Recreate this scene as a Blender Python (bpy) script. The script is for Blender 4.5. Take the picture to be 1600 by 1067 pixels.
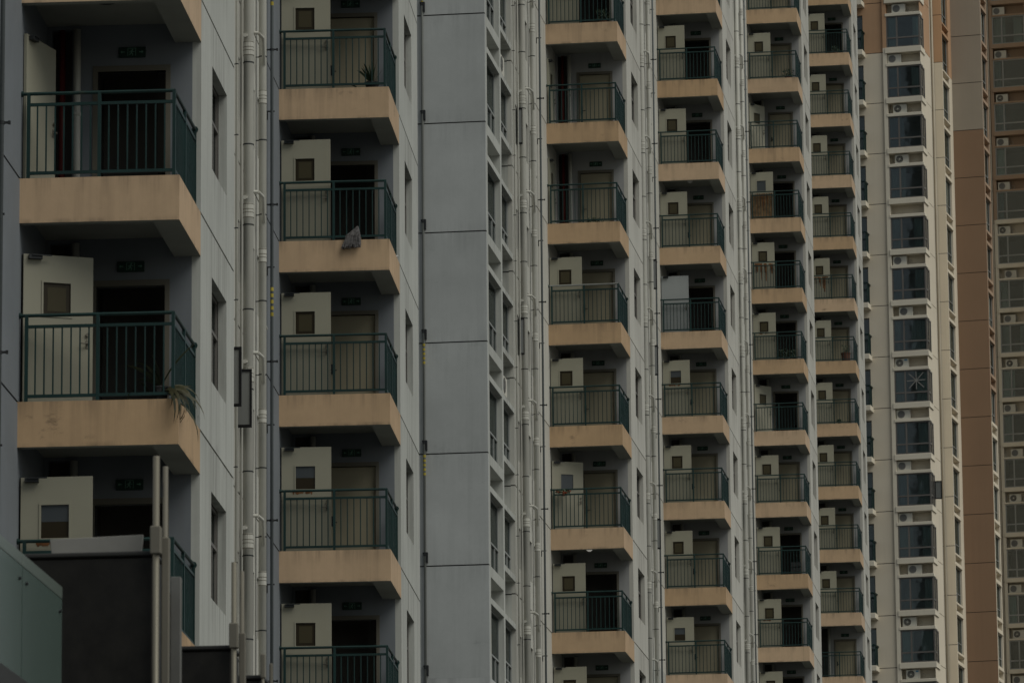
import bpy, bmesh, math, random
from mathutils import Matrix, Vector
random.seed(7)
scene = bpy.context.scene
for o in list(bpy.data.objects):
    bpy.data.objects.remove(o, do_unlink=True)
C = scene.collection

# ------------------------------------------------------------------ camera
cam_d = bpy.data.cameras.new('camera')
cam = bpy.data.objects.new('camera', cam_d); C.objects.link(cam)
cam_d.sensor_width = 36.0
cam_d.lens = 8230.13 * 36.0 / 1600.0
cam_d.clip_start = 0.5; cam_d.clip_end = 3000
_r = Vector((0.9999587, 0.00182621, -0.0089026)); _u = Vector((0.00908797, -0.20093922, 0.97956155)); _f = Vector((0, 0.97960201, 0.20094752))
cam.matrix_world = Matrix(((_r.x, _u.x, -_f.x, 0), (_r.y, _u.y, -_f.y, 0), (_r.z, _u.z, -_f.z, 0), (0, 0, 0, 1)))
cam_d.dof.use_dof = True
cam_d.dof.focus_distance = 125
cam_d.dof.aperture_fstop = 13
scene.camera = cam
GROUND = -1.6

# ------------------------------------------------------------------ world, sun, exposure
SUN_AZ = math.radians(125)      # compass angle from +Y towards +X
SUN_EL = math.radians(52)
world = bpy.data.worlds.new('World'); scene.world = world; world.use_nodes = True
nt = world.node_tree
sky = nt.nodes.new('ShaderNodeTexSky'); sky.sky_type = 'NISHITA'; sky.sun_disc = False
sky.sun_elevation = SUN_EL; sky.sun_rotation = SUN_AZ
sky.air_density = 1.0; sky.dust_density = 1.6; sky.ozone_density = 0.6; sky.altitude = 10
hs = nt.nodes.new('ShaderNodeHueSaturation'); hs.inputs['Saturation'].default_value = 0.48      # hazy overcast: pale, hardly blue
tn = nt.nodes.new('ShaderNodeMix'); tn.data_type = 'RGBA'; tn.blend_type = 'MULTIPLY'; tn.inputs['Factor'].default_value = 1.0; tn.inputs['B'].default_value = (1.0, 1.0, 0.93, 1)
nt.links.new(sky.outputs['Color'], hs.inputs['Color']); nt.links.new(hs.outputs['Color'], tn.inputs['A'])
nt.links.new(tn.outputs['Result'], nt.nodes['Background'].inputs['Color'])
nt.nodes['Background'].inputs['Strength'].default_value = 0.06
sun_d = bpy.data.lights.new('sun', 'SUN'); sun = bpy.data.objects.new('sun', sun_d); C.objects.link(sun)
sun_d.energy = 1.5; sun_d.angle = math.radians(40); sun_d.color = (1.0, 0.985, 0.90)
_sd = Vector((math.sin(SUN_AZ) * math.cos(SUN_EL), math.cos(SUN_AZ) * math.cos(SUN_EL), math.sin(SUN_EL)))
sun.rotation_euler = (-_sd).to_track_quat('-Z', 'Y').to_euler()
scene.view_settings.view_transform = 'Standard'; scene.view_settings.look = 'None'
scene.view_settings.gamma = 1.0; scene.view_settings.use_curve_mapping = False
scene.view_settings.exposure = 0.0
scene.render.resolution_x = 1024; scene.render.resolution_y = 682

# ------------------------------------------------------------------ materials
M = {}
def mat(name, base, rough=0.85, var=0.10, vscale=0.35, streak=0.0, stain=(0.10, 0.095, 0.085), blotch=0.0, bump=0.0, spec=0.3, metal=0.0, fine=0.0, rnd=0.0, bscale=1.0, grime=()):
    m = bpy.data.materials.new(name); m.use_nodes = True
    t = m.node_tree; N = t.nodes; L = t.links
    b = N['Principled BSDF']
    b.inputs['Roughness'].default_value = rough; b.inputs['Metallic'].default_value = metal
    b.inputs['Specular IOR Level'].default_value = spec
    geo = N.new('ShaderNodeNewGeometry')
    def noise(scale_vec, scale, detail=4, rgh=0.6):
        mp = N.new('ShaderNodeMapping'); mp.inputs['Scale'].default_value = scale_vec
        L.new(geo.outputs['Position'], mp.inputs['Vector'])
        n = N.new('ShaderNodeTexNoise'); n.inputs['Scale'].default_value = scale; n.inputs['Detail'].default_value = detail
        n.inputs['Roughness'].default_value = rgh
        L.new(mp.outputs[0], n.inputs['Vector']); return n.outputs['Fac']
    def ramp(fac, a, bb):
        r = N.new('ShaderNodeMapRange'); r.inputs['From Min'].default_value = a; r.inputs['From Max'].default_value = bb
        L.new(fac, r.inputs['Value']); return r.outputs['Result']
    def mul(x, k):
        n = N.new('ShaderNodeMath'); n.operation = 'MULTIPLY'; L.new(x, n.inputs[0])
        if isinstance(k, (int, float)): n.inputs[1].default_value = k
        else: L.new(k, n.inputs[1])
        return n.outputs[0]
    def mix(fac, c1, c2):
        n = N.new('ShaderNodeMix'); n.data_type = 'RGBA'
        L.new(fac, n.inputs['Factor'])
        for sock, c in ((n.inputs['A'], c1), (n.inputs['B'], c2)):
            if isinstance(c, tuple): sock.default_value = (*c, 1)
            else: L.new(c, sock)
        return n.outputs['Result']
    lo = tuple(c * (1 - var) for c in base); hi = tuple(min(1, c * (1 + var)) for c in base)
    col = mix(ramp(noise((1, 1, 1), vscale), 0.3, 0.7), lo, hi)
    if fine:
        col = mix(mul(ramp(noise((1, 1, 1), 9.0, 5, 0.7), 0.35, 0.75), fine), col, tuple(c * 0.6 for c in base))
    if streak:
        s1 = ramp(noise((4.0, 4.0, 0.13), 1.0, 5, 0.65), 0.50, 0.78)
        s2 = ramp(noise((1, 1, 0.6), 0.22, 3), 0.35, 0.65)
        col = mix(mul(mul(s1, s2), streak), col, stain)
        s3 = ramp(noise((8.0, 8.0, 0.12), 1.0, 6, 0.75), 0.52, 0.85)
        col = mix(mul(s3, streak * 0.35), col, stain)
    if blotch:
        s4 = ramp(noise((1.6 * bscale, 1.6 * bscale, 3.0 * bscale), 1.0, 8, 0.72), 0.60, 0.72)
        s5 = ramp(noise((1, 1, 1), 0.45 * bscale, 2), 0.48, 0.62)
        col = mix(mul(mul(s4, s5), blotch), col, stain)
    for (z0, z1, k, yr, fq) in grime:      # run-off marks below edges and sills, in the piece's own coordinates
        tc = N.new('ShaderNodeTexCoord'); sp_ = N.new('ShaderNodeSeparateXYZ'); L.new(tc.outputs['Object'], sp_.inputs[0])
        g1 = ramp(sp_.outputs['Z'], z0, z1); g2 = ramp(noise((fq, fq, 0.25), 1.0, 5, 0.7), 0.46, 0.72)
        f_ = mul(mul(g1, g2), k)
        if yr: f_ = mul(mul(f_, ramp(sp_.outputs['Y'], yr[0] - .15, yr[0])), ramp(sp_.outputs['Y'], yr[1] + .15, yr[1]))
        col = mix(f_, col, stain)
    if rnd:         # every panel / slab weathered a little differently
        oi = N.new('ShaderNodeObjectInfo'); mr = N.new('ShaderNodeMapRange'); mr.inputs['To Min'].default_value = 1 - rnd; mr.inputs['To Max'].default_value = 1 + rnd
        L.new(oi.outputs['Random'], mr.inputs['Value'])
        hv = N.new('ShaderNodeHueSaturation'); L.new(mr.outputs[0], hv.inputs['Value']); L.new(col, hv.inputs['Color'])
        mr2 = N.new('ShaderNodeMapRange'); mr2.inputs['To Min'].default_value = 1 + rnd; mr2.inputs['To Max'].default_value = 1 - rnd * 1.5
        L.new(oi.outputs['Random'], mr2.inputs['Value']); L.new(mr2.outputs[0], hv.inputs['Saturation']); col = hv.outputs['Color']
    L.new(col, b.inputs['Base Color'])
    if bump:
        bp = N.new('ShaderNodeBump'); bp.inputs['Strength'].default_value = bump; bp.inputs['Distance'].default_value = 0.02
        L.new(noise((1, 1, 1), 35.0, 4, 0.7), bp.inputs['Height']); L.new(bp.outputs[0], b.inputs['Normal'])
    M[name] = m; return m

mat('wall', (0.46, 0.472, 0.44), 0.9, 0.08, 0.4, streak=0.75, stain=(0.18, 0.175, 0.16), blotch=0.35, bump=0.08, fine=0.12, rnd=0.03, grime=[(0.7, 1.5, 0.8, (3.5, 5.1), 5.0), (2.7, 3.6, 0.4, None, 3.0)])
mat('wall_warm', (0.530, 0.520, 0.470), 0.9, 0.08, 0.4, streak=0.75, stain=(0.20, 0.185, 0.16), blotch=0.35, bump=0.1, fine=0.12, rnd=0.03, grime=[(0.7, 1.5, 0.8, (3.5, 5.1), 5.0), (2.7, 3.6, 0.4, None, 3.0)])
mat('gable', (0.455, 0.475, 0.468), 0.9, 0.09, 0.55, streak=0.45, stain=(0.22, 0.23, 0.23), blotch=0.35, bump=0.08, fine=0.10, rnd=0.04, grime=[(2.2, 3.0, 0.5, None, 3.0), (0.5, 0.0, 0.35, None, 4.0)])
mat('cream_wall', (0.500, 0.495, 0.450), 0.9, 0.06, 0.4, streak=0.5, stain=(0.2, 0.18, 0.15), blotch=0.15, bump=0.2)
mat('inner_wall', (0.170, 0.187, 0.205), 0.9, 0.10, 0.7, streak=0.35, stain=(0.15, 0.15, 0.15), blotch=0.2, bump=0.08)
mat('sealant', (0.060, 0.060, 0.057), 0.9, 0.2)
mat('tan', (0.530, 0.375, 0.235), 0.88, 0.09, 0.7, streak=0.5, stain=(0.15, 0.11, 0.075), blotch=0.85, bump=0.08, fine=0.14, rnd=0.07, grime=[(0.30, 0.62, 0.75, None, 5.0), (0.07, 0.0, 0.9, None, 2.5)])
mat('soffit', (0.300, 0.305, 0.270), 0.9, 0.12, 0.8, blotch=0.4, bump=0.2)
mat('floor', (0.160, 0.160, 0.150), 0.9, 0.15, 0.8, blotch=0.5)
mat('railing', (0.004, 0.027, 0.025), 0.45, 0.25, 1.5, blotch=0.3, stain=(0.10, 0.07, 0.04), spec=0.4)
mat('railing_worn', (0.22, 0.23, 0.22), 0.6, 0.2, 1.5, blotch=0.4)
mat('door', (0.300, 0.290, 0.225), 0.6, 0.05, 0.9, streak=0.15, stain=(0.25, 0.2, 0.13), spec=0.3)
mat('door_grey', (0.300, 0.320, 0.320), 0.6, 0.05, 0.9, streak=0.15)
mat('inner_door', (0.280, 0.252, 0.175), 0.6, 0.08, 1.2, streak=0.2)
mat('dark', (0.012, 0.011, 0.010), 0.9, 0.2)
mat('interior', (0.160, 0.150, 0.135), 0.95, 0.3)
mat('frame_beige', (0.130, 0.120, 0.095), 0.7, 0.1)
mat('rust', (0.170, 0.075, 0.030), 0.95, 0.5, 6.0)
mat('metal_dark', (0.03, 0.033, 0.035), 0.5, 0.2, metal=0.3)
mat('pipe', (0.520, 0.515, 0.465), 0.6, 0.09, 0.6, streak=0.7, stain=(0.22, 0.195, 0.155), spec=0.3, fine=0.15, blotch=0.3, rnd=0.04)
mat('pipe_cream', (0.48, 0.435, 0.35), 0.7, 0.08, 0.5, streak=0.3)
mat('pipe_grey', (0.22, 0.23, 0.215), 0.6, 0.12, 0.7, streak=0.4)
mat('sash_frame', (0.010, 0.010, 0.011), 0.5, 0.2, spec=0.15)
mat('rust_wash', (0.21, 0.135, 0.07), 0.9, 0.45, 5.0, streak=0.5, stain=(0.10, 0.05, 0.02))
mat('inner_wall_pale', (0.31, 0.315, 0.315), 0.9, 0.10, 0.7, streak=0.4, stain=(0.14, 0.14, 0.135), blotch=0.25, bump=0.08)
mat('pipe_dark', (0.120, 0.135, 0.138), 0.55, 0.15, 0.7, streak=0.3)
mat('fire_pipe', (0.130, 0.020, 0.017), 0.5, 0.15)
mat('tape', (0.360, 0.290, 0.040), 0.7, 0.25, 3.0)
mat('win_frame', (0.30, 0.31, 0.30), 0.45, 0.1, metal=0.2)
mat('win_frame_dark', (0.05, 0.052, 0.055), 0.5, 0.15)
mat('win_frame_brown', (0.15, 0.14, 0.128), 0.5, 0.15)
mat('curtain', (0.460, 0.450, 0.410), 0.95, 0.25, 0.5)
mat('curtain_and_glare', (0.62, 0.62, 0.56), 0.95, 0.1, 0.5)  # pale curtains, also the painted sky glare in the narrow windows
mat('curtain_blue', (0.240, 0.300, 0.320), 0.95, 0.25, 0.5)
mat('cream', (0.700, 0.625, 0.500), 0.9, 0.05, 0.3, streak=0.22, stain=(0.22, 0.19, 0.15), blotch=0.1, bump=0.2)
mat('cream_trim', (0.720, 0.660, 0.540), 0.9, 0.05, 0.3, streak=0.18, stain=(0.22, 0.19, 0.15), blotch=0.2)
mat('orange', (0.480, 0.300, 0.180), 0.9, 0.06, 0.3, streak=0.2, stain=(0.16, 0.11, 0.07))
mat('orange_dull', (0.40, 0.285, 0.20), 0.9, 0.06, 0.3, streak=0.25, stain=(0.16, 0.12, 0.09))
mat('brown', (0.270, 0.175, 0.113), 0.9, 0.05, 0.25, streak=0.12, stain=(0.1, 0.06, 0.04))
mat('taupe', (0.345, 0.300, 0.245), 0.9, 0.05, 0.25, streak=0.12, stain=(0.15, 0.14, 0.12))
mat('ac_white', (0.62, 0.60, 0.52), 0.5, 0.06, 1.5, streak=0.25, stain=(0.25, 0.22, 0.17))
mat('ac_dark', (0.03, 0.03, 0.03), 0.6, 0.2)
mat('ac_grille', (0.20, 0.20, 0.19), 0.6, 0.2)
mat('ac_label', (0.05, 0.25, 0.42), 0.5, 0.1)
mat('leaf', (0.020, 0.025, 0.010), 0.55, 0.4, 8.0)
mat('leaf_dark', (0.022, 0.040, 0.018), 0.55, 0.4, 8.0)
mat('leaf_edge', (0.050, 0.048, 0.022), 0.6, 0.3, 8.0)
mat('flower', (0.42, 0.06, 0.015), 0.7, 0.3, 12.0)
mat('clay', (0.12, 0.055, 0.035), 0.85, 0.2, 3.0)
mat('pot_dark', (0.03, 0.03, 0.03), 0.7, 0.2, 3.0)
mat('mop', (0.105, 0.10, 0.10), 0.98, 0.45, 18.0)
mat('cloth', (0.2, 0.2, 0.22), 0.95, 0.3, 5.0)
mat('stone_black', (0.013, 0.012, 0.010), 0.55, 0.4, 7.0, blotch=0.9, stain=(0.05, 0.048, 0.042), spec=0.25, bscale=5.0)
mat('stone_cap', (0.03, 0.03, 0.028), 0.5, 0.2)
mat('steel', (0.205, 0.190, 0.150), 0.5, 0.08, 1.0, metal=0.35, streak=0.3)
mat('steel_dull', (0.170, 0.158, 0.128), 0.6, 0.1, 1.0, metal=0.2)
mat('board', (0.250, 0.245, 0.225), 0.8, 0.08, 4.0)
mat('concrete', (0.150, 0.150, 0.140), 0.9, 0.15, 3.0, blotch=0.4)
mat('paving', (0.065, 0.065, 0.06), 0.9, 0.2, 0.4)
mat('wood', (0.24, 0.17, 0.09), 0.7, 0.2)
mat('white', (0.7, 0.7, 0.68), 0.6, 0.05)

def glass(name, tint, fac, rough=0.04, ior=1.5):
    m = bpy.data.materials.new(name); m.use_nodes = True
    t = m.node_tree; N = t.nodes; L = t.links; N.remove(N['Principled BSDF'])
    tr = N.new('ShaderNodeBsdfTransparent'); tr.inputs['Color'].default_value = (*tint, 1)
    gl = N.new('ShaderNodeBsdfGlossy'); gl.inputs['Roughness'].default_value = rough; gl.inputs['Color'].default_value = (0.96, 0.97, 0.96, 1)
    fr = N.new('ShaderNodeFresnel'); fr.inputs['IOR'].default_value = ior
    mp = N.new('ShaderNodeMath'); mp.operation = 'MULTIPLY'; mp.inputs[1].default_value = fac; L.new(fr.outputs[0], mp.inputs[0])
    # slightly uneven panes
    geo = N.new('ShaderNodeNewGeometry'); nz = N.new('ShaderNodeTexNoise'); nz.inputs['Scale'].default_value = 0.9
    L.new(geo.outputs['Position'], nz.inputs['Vector'])
    bm_ = N.new('ShaderNodeBump'); bm_.inputs['Strength'].default_value = 0.12; bm_.inputs['Distance'].default_value = 0.05
    L.new(nz.outputs['Fac'], bm_.inputs['Height']); L.new(bm_.outputs[0], gl.inputs['Normal'])
    mx = N.new('ShaderNodeMixShader'); L.new(mp.outputs[0], mx.inputs[0]); L.new(tr.outputs[0], mx.inputs[1]); L.new(gl.outputs[0], mx.inputs[2])
    L.new(mx.outputs[0], N['Material Output'].inputs['Surface']); M[name] = m
glass('pane', (0.55, 0.62, 0.62), 0.4)
mat('room', (0.380, 0.390, 0.380), 0.95, 0.3, 0.4)
glass('pane_teal', (0.64, 0.73, 0.74), 1.5)
glass('sash_glass', (0.66, 0.66, 0.65), 1.2)
glass('pane_amber', (0.38, 0.30, 0.12), 0.7)
def frosted(name, base, rough, spec):
    m = bpy.data.materials.new(name); m.use_nodes = True; b = m.node_tree.nodes['Principled BSDF']
    b.inputs['Base Color'].default_value = (*base, 1); b.inputs['Roughness'].default_value = rough; b.inputs['Specular IOR Level'].default_value = spec
    M[name] = m
frosted('amber', (0.022, 0.016, 0.006), 0.5, 0.25)
frosted('amber_mid', (0.050, 0.042, 0.020), 0.6, 0.25)
frosted('sky_reflect_glass', (0.055, 0.064, 0.070), 0.3, 0.4)  # bluish grey stands in for sky reflected in the door panes
frosted('sash_pane', (0.17, 0.175, 0.168), 0.25, 0.5)
mat('balustrade_glass', (0.085, 0.122, 0.108), 0.25, 0.06, 1.2, streak=0.25, stain=(0.10, 0.13, 0.115), spec=0.5)
mat('balustrade_edge', (0.120, 0.148, 0.130), 0.35, 0.06, 1.2, spec=0.5)
def emit(name, col, s):
    m = bpy.data.materials.new(name); m.use_nodes = True; b = m.node_tree.nodes['Principled BSDF']
    b.inputs['Base Color'].default_value = (*col, 1); b.inputs['Emission Color'].default_value = (*col, 1); b.inputs['Emission Strength'].default_value = s
    M[name] = m
emit('sign_glow', (0.09, 0.19, 0.14), 0.012)
emit('lamp_glow', (0.9, 0.87, 0.78), 0.22)
mat('sign_green', (0.006, 0.028, 0.018), 0.5, 0.1)

# ------------------------------------------------------------------ mesh helpers
class MB:
    def __init__(s): s.v = []; s.f = []; s.m = []
    def quad(s, a, b, c, d, mi=0):
        n = len(s.v); s.v += [a, b, c, d]; s.f.append((n, n + 1, n + 2, n + 3)); s.m.append(mi)
    def box(s, x0, x1, y0, y1, z0, z1, mi=0, skip=''):
        n = len(s.v)
        s.v += [(x0, y0, z0), (x1, y0, z0), (x1, y1, z0), (x0, y1, z0), (x0, y0, z1), (x1, y0, z1), (x1, y1, z1), (x0, y1, z1)]
        F = {'b': (0, 3, 2, 1), 't': (4, 5, 6, 7), 'f': (0, 1, 5, 4), 'r': (1, 2, 6, 5), 'k': (2, 3, 7, 6), 'l': (3, 0, 4, 7)}
        mm = mi if isinstance(mi, dict) else {}
        for k, f in F.items():
            if k in skip: continue
            s.f.append(tuple(n + i for i in f)); s.m.append(mm.get(k, mm.get('*', 0)) if isinstance(mi, dict) else mi)
    def cyl(s, p0, p1, r0, r1=None, n=10, mi=0, cap=True):
        if r1 is None: r1 = r0
        p0 = Vector(p0); p1 = Vector(p1); d = (p1 - p0).normalized()
        a = d.orthogonal().normalized(); b = d.cross(a); k = len(s.v)
        for p, r in ((p0, r0), (p1, r1)):
            for i in range(n):
                t = 2 * math.pi * i / n; q = p + (a * math.cos(t) + b * math.sin(t)) * r; s.v.append(tuple(q))
        for i in range(n):
            j = (i + 1) % n; s.f.append((k + i, k + j, k + n + j, k + n + i)); s.m.append(mi)
        if cap:
            s.f.append(tuple(k + i for i in reversed(range(n)))); s.m.append(mi)
            s.f.append(tuple(k + n + i for i in range(n))); s.m.append(mi)
    def tube(s, pts, r, n=8, mi=0):
        for a, b in zip(pts[:-1], pts[1:]): s.cyl(a, b, r, r, n, mi)
    def strip(s, pts, widths, side, mi=0):
        side = Vector(side); k = len(s.v)
        for p, w in zip(pts, widths):
            p = Vector(p); s.v.append(tuple(p - side * w)); s.v.append(tuple(p + side * w))
        for i in range(len(pts) - 1):
            s.f.append((k + 2 * i, k + 2 * i + 1, k + 2 * i + 3, k + 2 * i + 2)); s.m.append(mi)
    def panel(s, axis, plane, depth, a0, a1, z0, z1, holes=(), mi=0, lip=0.0, lipmi=1, lipin=0.03):
        """wall slab with openings; axis 'A': faces +x at x=plane, runs in y; axis 'B': faces -y at y=plane, runs in x"""
        zt = z1 - lip
        A = sorted({a0, a1, *[h[0] for h in holes], *[h[1] for h in holes]}); Z = sorted({z0, zt, *[h[2] for h in holes], *[h[3] for h in holes]})
        A = [a for a in A if a0 <= a <= a1]; Z = [z for z in Z if z0 <= z <= zt]
        na, nz = len(A) - 1, len(Z) - 1
        def solid(i, j):
            if i < 0 or j < 0 or i >= na or j >= nz: return False
            ca, cz = (A[i] + A[i + 1]) / 2, (Z[j] + Z[j + 1]) / 2
            return not any(h[0] < ca < h[1] and h[2] < cz < h[3] for h in holes)
        def P(a, z, d):
            return (plane - d, a, z) if axis == 'A' else (a, plane + d, z)
        for i in range(na):
            for j in range(nz):
                if not solid(i, j): continue
                b0, b1, c0, c1 = A[i], A[i + 1], Z[j], Z[j + 1]
                s.quad(P(b0, c0, 0), P(b1, c0, 0), P(b1, c1, 0), P(b0, c1, 0), mi)
                s.quad(P(b0, c0, depth), P(b0, c1, depth), P(b1, c1, depth), P(b1, c0, depth), mi)
                for (di, dj, q) in ((-1, 0, ((b0, c0), (b0, c1))), (1, 0, ((b1, c0), (b1, c1))), (0, -1, ((b0, c0), (b1, c0))), (0, 1, ((b0, c1), (b1, c1)))):
                    if not solid(i + di, j + dj):
                        (x0, y0), (x1, y1) = q
                        s.quad(P(x0, y0, 0), P(x1, y1, 0), P(x1, y1, depth), P(x0, y0, depth), mi)
        if lip:
            if axis == 'A': s.box(plane - depth, plane - lipin, a0 + 0.001, a1 - 0.001, zt, z1, lipmi)
            else: s.box(a0 + 0.001, a1 - 0.001, plane + lipin, plane + depth, zt, z1, lipmi)
    def mesh(s, name, mats, bevel=0.0, smooth=False):
        me = bpy.data.meshes.new(name); me.from_pydata(s.v, [], s.f)
        for m in (mats if isinstance(mats, (list, tuple)) else [mats]): me.materials.append(M[m])
        me.polygons.foreach_set('material_index', s.m)
        if bevel:
            bm = bmesh.new(); bm.from_mesh(me); bmesh.ops.remove_doubles(bm, verts=bm.verts, dist=1e-5)
            bmesh.ops.bevel(bm, geom=[e for e in bm.edges if e.is_manifold and e.calc_face_angle(0) > 0.5], offset=bevel, segments=1, affect='EDGES', clamp_overlap=True)
            bm.to_mesh(me); bm.free()
        if smooth: me.polygons.foreach_set('use_smooth', [len(p.vertices) == 4 for p in me.polygons])
        me.update(); return me
def put(name, me, parent=None, loc=(0, 0, 0), rz=0.0, rot=None):
    o = bpy.data.objects.new(name, me); C.objects.link(o); o.location = loc
    o.rotation_euler = rot if rot else (0, 0, rz)
    if parent: o.parent = parent
    return o
def tag(o, label, cat, group=None):
    o['label'] = label; o['category'] = cat
    if group: o['group'] = group
    return o
def thing(name, label, cat, loc=(0, 0, 0), rz=0.0, group=None):
    return tag(put(name, None, None, loc, rz), label, cat, group)
def frame_loc(a, b, yaw, z=0.0):
    return (math.sin(yaw) * a + math.cos(yaw) * b, math.cos(yaw) * a - math.sin(yaw) * b, z)
class Frame:            # building coordinates: x along the short fronts, y along the long fronts, z up from eye level
    def __init__(s, a, b, yaw): s.a, s.b, s.yaw = a, b, yaw
    def w(s, x, y, z):
        l = frame_loc(s.a + y, s.b + x, s.yaw); return (l[0], l[1], z)
G = -GROUND             # local z of a building empty standing on the ground = world z + G
ORD = ['first', 'second', 'third', 'fourth', 'fifth', 'sixth', 'seventh', 'eighth', 'ninth', 'tenth', 'eleventh', 'twelfth', 'thirteenth', 'fourteenth', 'fifteenth', 'sixteenth', 'seventeenth', 'eighteenth']

# ------------------------------------------------------------------ ground
mb = MB(); mb.quad((-900, -300, 0), (900, -300, 0), (900, 1500, 0), (-900, 1500, 0))
g = put('ground', mb.mesh('ground', 'paving'), None, (0, 0, GROUND)); g['kind'] = 'structure'

# ------------------------------------------------------------------ shared parts of the balcony blocks
W, PD, TH = 2.12, 2.24, 0.604         # balcony width, depth, edge beam height
# slab: edge beams in tan, grey soffit
mb = MB()
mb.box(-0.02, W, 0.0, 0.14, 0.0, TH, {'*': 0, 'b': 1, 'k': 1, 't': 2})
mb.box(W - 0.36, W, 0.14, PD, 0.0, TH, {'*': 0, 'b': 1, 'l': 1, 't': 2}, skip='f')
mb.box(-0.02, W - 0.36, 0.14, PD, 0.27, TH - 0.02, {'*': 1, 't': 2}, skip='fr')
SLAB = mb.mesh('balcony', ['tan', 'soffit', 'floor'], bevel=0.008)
# rail frame
RX, RY = 2.04, 0.06
Z_TOP, Z_MID, Z_BOT = 1.765, 1.615, 0.685
def rail_mesh(worn=False):
    mb = MB()
    mb.cyl((0.005, RY, Z_TOP), (RX, RY, Z_TOP), 0.024, n=8, mi=1 if worn else 0); mb.cyl((RX, RY, Z_TOP), (RX, PD - 0.005, Z_TOP), 0.024, n=8)
    mb.cyl((0.0, RY, Z_TOP), (0.03, RY, Z_TOP), 0.04, n=8); mb.cyl((RX, PD - 0.03, Z_TOP), (RX, PD, Z_TOP), 0.045, n=8)
    for z in (Z_MID, Z_BOT):
        mb.box(0.10, RX - .022, RY - 0.017, RY + 0.017, z - 0.02, z + 0.02); mb.box(RX - 0.017, RX + 0.017, RY + .023, PD - 0.02, z - 0.02, z + 0.02)
    for x in (0.10, 1.045, RX): mb.box(x - 0.022, x + 0.022, RY - 0.022, RY + 0.022, TH - .02, Z_TOP)
    for y in (1.12, PD - 0.045): mb.box(RX - 0.022, RX + 0.022, y - 0.022, y + 0.022, TH - .02, Z_TOP)
    return mb.mesh('railing', ['railing', 'railing_worn'])
RAIL, RAIL_WORN = rail_mesh(), rail_mesh(True)
mb = MB(); mb.box(-0.0095, 0.0095, -0.0095, 0.0095, Z_BOT + 0.02, Z_MID - 0.02); BAR = mb.mesh('baluster', 'railing')
BARS = [(0.10 + 0.118 * k, RY) for k in range(1, 8)] + [(1.045 + 0.1244 * k, RY) for k in range(1, 8)]
BARS += [(RX, RY + 0.118 * k) for k in range(1, 9)] + [(RX, 1.12 + 0.1194 * k) for k in range(1, 9)]
mb = MB()
for x, y in BARS: mb.box(x - 0.0095, x + 0.0095, y - 0.0095, y + 0.0095, Z_BOT + 0.02, Z_MID - 0.02, skip='bt')
BARS_ALL = mb.mesh('balusters', 'railing')
# fire door leaf (hinge at the origin, opens along +x)
DW, DH = 0.945, 2.0
def door_mesh(m, win=True):
    mb = MB(); h = [(0.27, 0.64, 1.19, 1.63)] if win else []
    mb.panel('B', -0.02, 0.04, 0.0, DW, 0.0, DH, h)
    if win:
        for a, b, c, d in ((0.245, 0.665, 1.165, 1.19), (0.245, 0.665, 1.63, 1.655), (0.245, 0.27, 1.19, 1.63), (0.64, 0.665, 1.19, 1.63)): mb.box(a, b, -0.03, -0.0205, c, d)
    return mb.mesh('fire_door', m)
DOOR, DOOR_BLANK, DOOR_PLAIN = door_mesh('door'), door_mesh('door_grey', False), door_mesh('door', False)
def pane_mesh(ms):
    mb = MB(); mb.box(0.272, 0.638, -0.006, 0.006, 1.192, 1.628, 0)
    if len(ms) > 1: mb.box(0.33, 0.58, -0.0085, -0.0065, 1.25, 1.57, 1)
    return mb.mesh('door_pane', ms)
DP_AMBER = pane_mesh(['amber', 'amber_mid']); DP_GREY = pane_mesh(['sky_reflect_glass'])
mb = MB(); mb.box(0.272, 0.638, -0.006, 0.006, 1.41, 1.628, 1); mb.box(0.272, 0.638, -0.006, 0.006, 1.192, 1.41, 0); DP_HALF = mb.mesh('door_pane', ['amber', 'sky_reflect_glass'])  # upper half coloured as a sky reflection, amber glass below
mb = MB(); mb.box(0.06, 0.24, -0.09, -0.022, DH - 0.07, DH - 0.015); mb.box(0.10, 0.36, -0.11, -0.095, DH - 0.03, DH - 0.015); CLOSER = mb.mesh('door_closer', 'metal_dark')
mb = MB(); mb.box(DW - 0.095, DW - 0.055, -0.028, -0.021, 0.77, 0.88); mb.cyl((DW - 0.075, -0.03, 0.83), (DW - 0.075, -0.08, 0.83), 0.012); mb.cyl((DW - 0.075, -0.075, 0.83), (DW - 0.18, -0.075, 0.83), 0.009); mb.cyl((DW - 0.075, -0.03, 0.95), (DW - 0.075, -0.05, 0.95), 0.025)
HANDLE = mb.mesh('door_handle', 'steel_dull')
def splash(seed, x0, x1, z0, n, drip):
    r = random.Random(seed); mb = MB()
    for k in range(n):
        x = r.uniform(x0, x1); wd = r.uniform(0.012, 0.05); h = r.uniform(0.02, 0.05)
        pts = []
        for j in range(9):
            t = 2 * math.pi * j / 9; pts.append((x + wd * math.cos(t) * r.uniform(.6, 1.2), -0.0225 - 0.0004 * k, z0 + r.uniform(-0.01, 0.01) + h * math.sin(t) * r.uniform(.6, 1.2)))
        b = len(mb.v); mb.v += pts; mb.f.append(tuple(range(b, b + 9))); mb.m.append(0)
        if r.random() < drip:
            L = r.uniform(0.2, 0.75); b = len(mb.v); y = -0.0225 - 0.0004 * k - .0002
            wd2 = r.uniform(.015, .05); mb.v += [(x - wd2, y, z0), (x + wd2, y, z0), (x + wd2 * .5, y, z0 - L), (x - wd2 * .4, y, z0 - L)]; mb.f.append((b, b + 1, b + 2, b + 3)); mb.m.append(0)
    return mb.mesh('rust_stain', 'rust')
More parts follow.
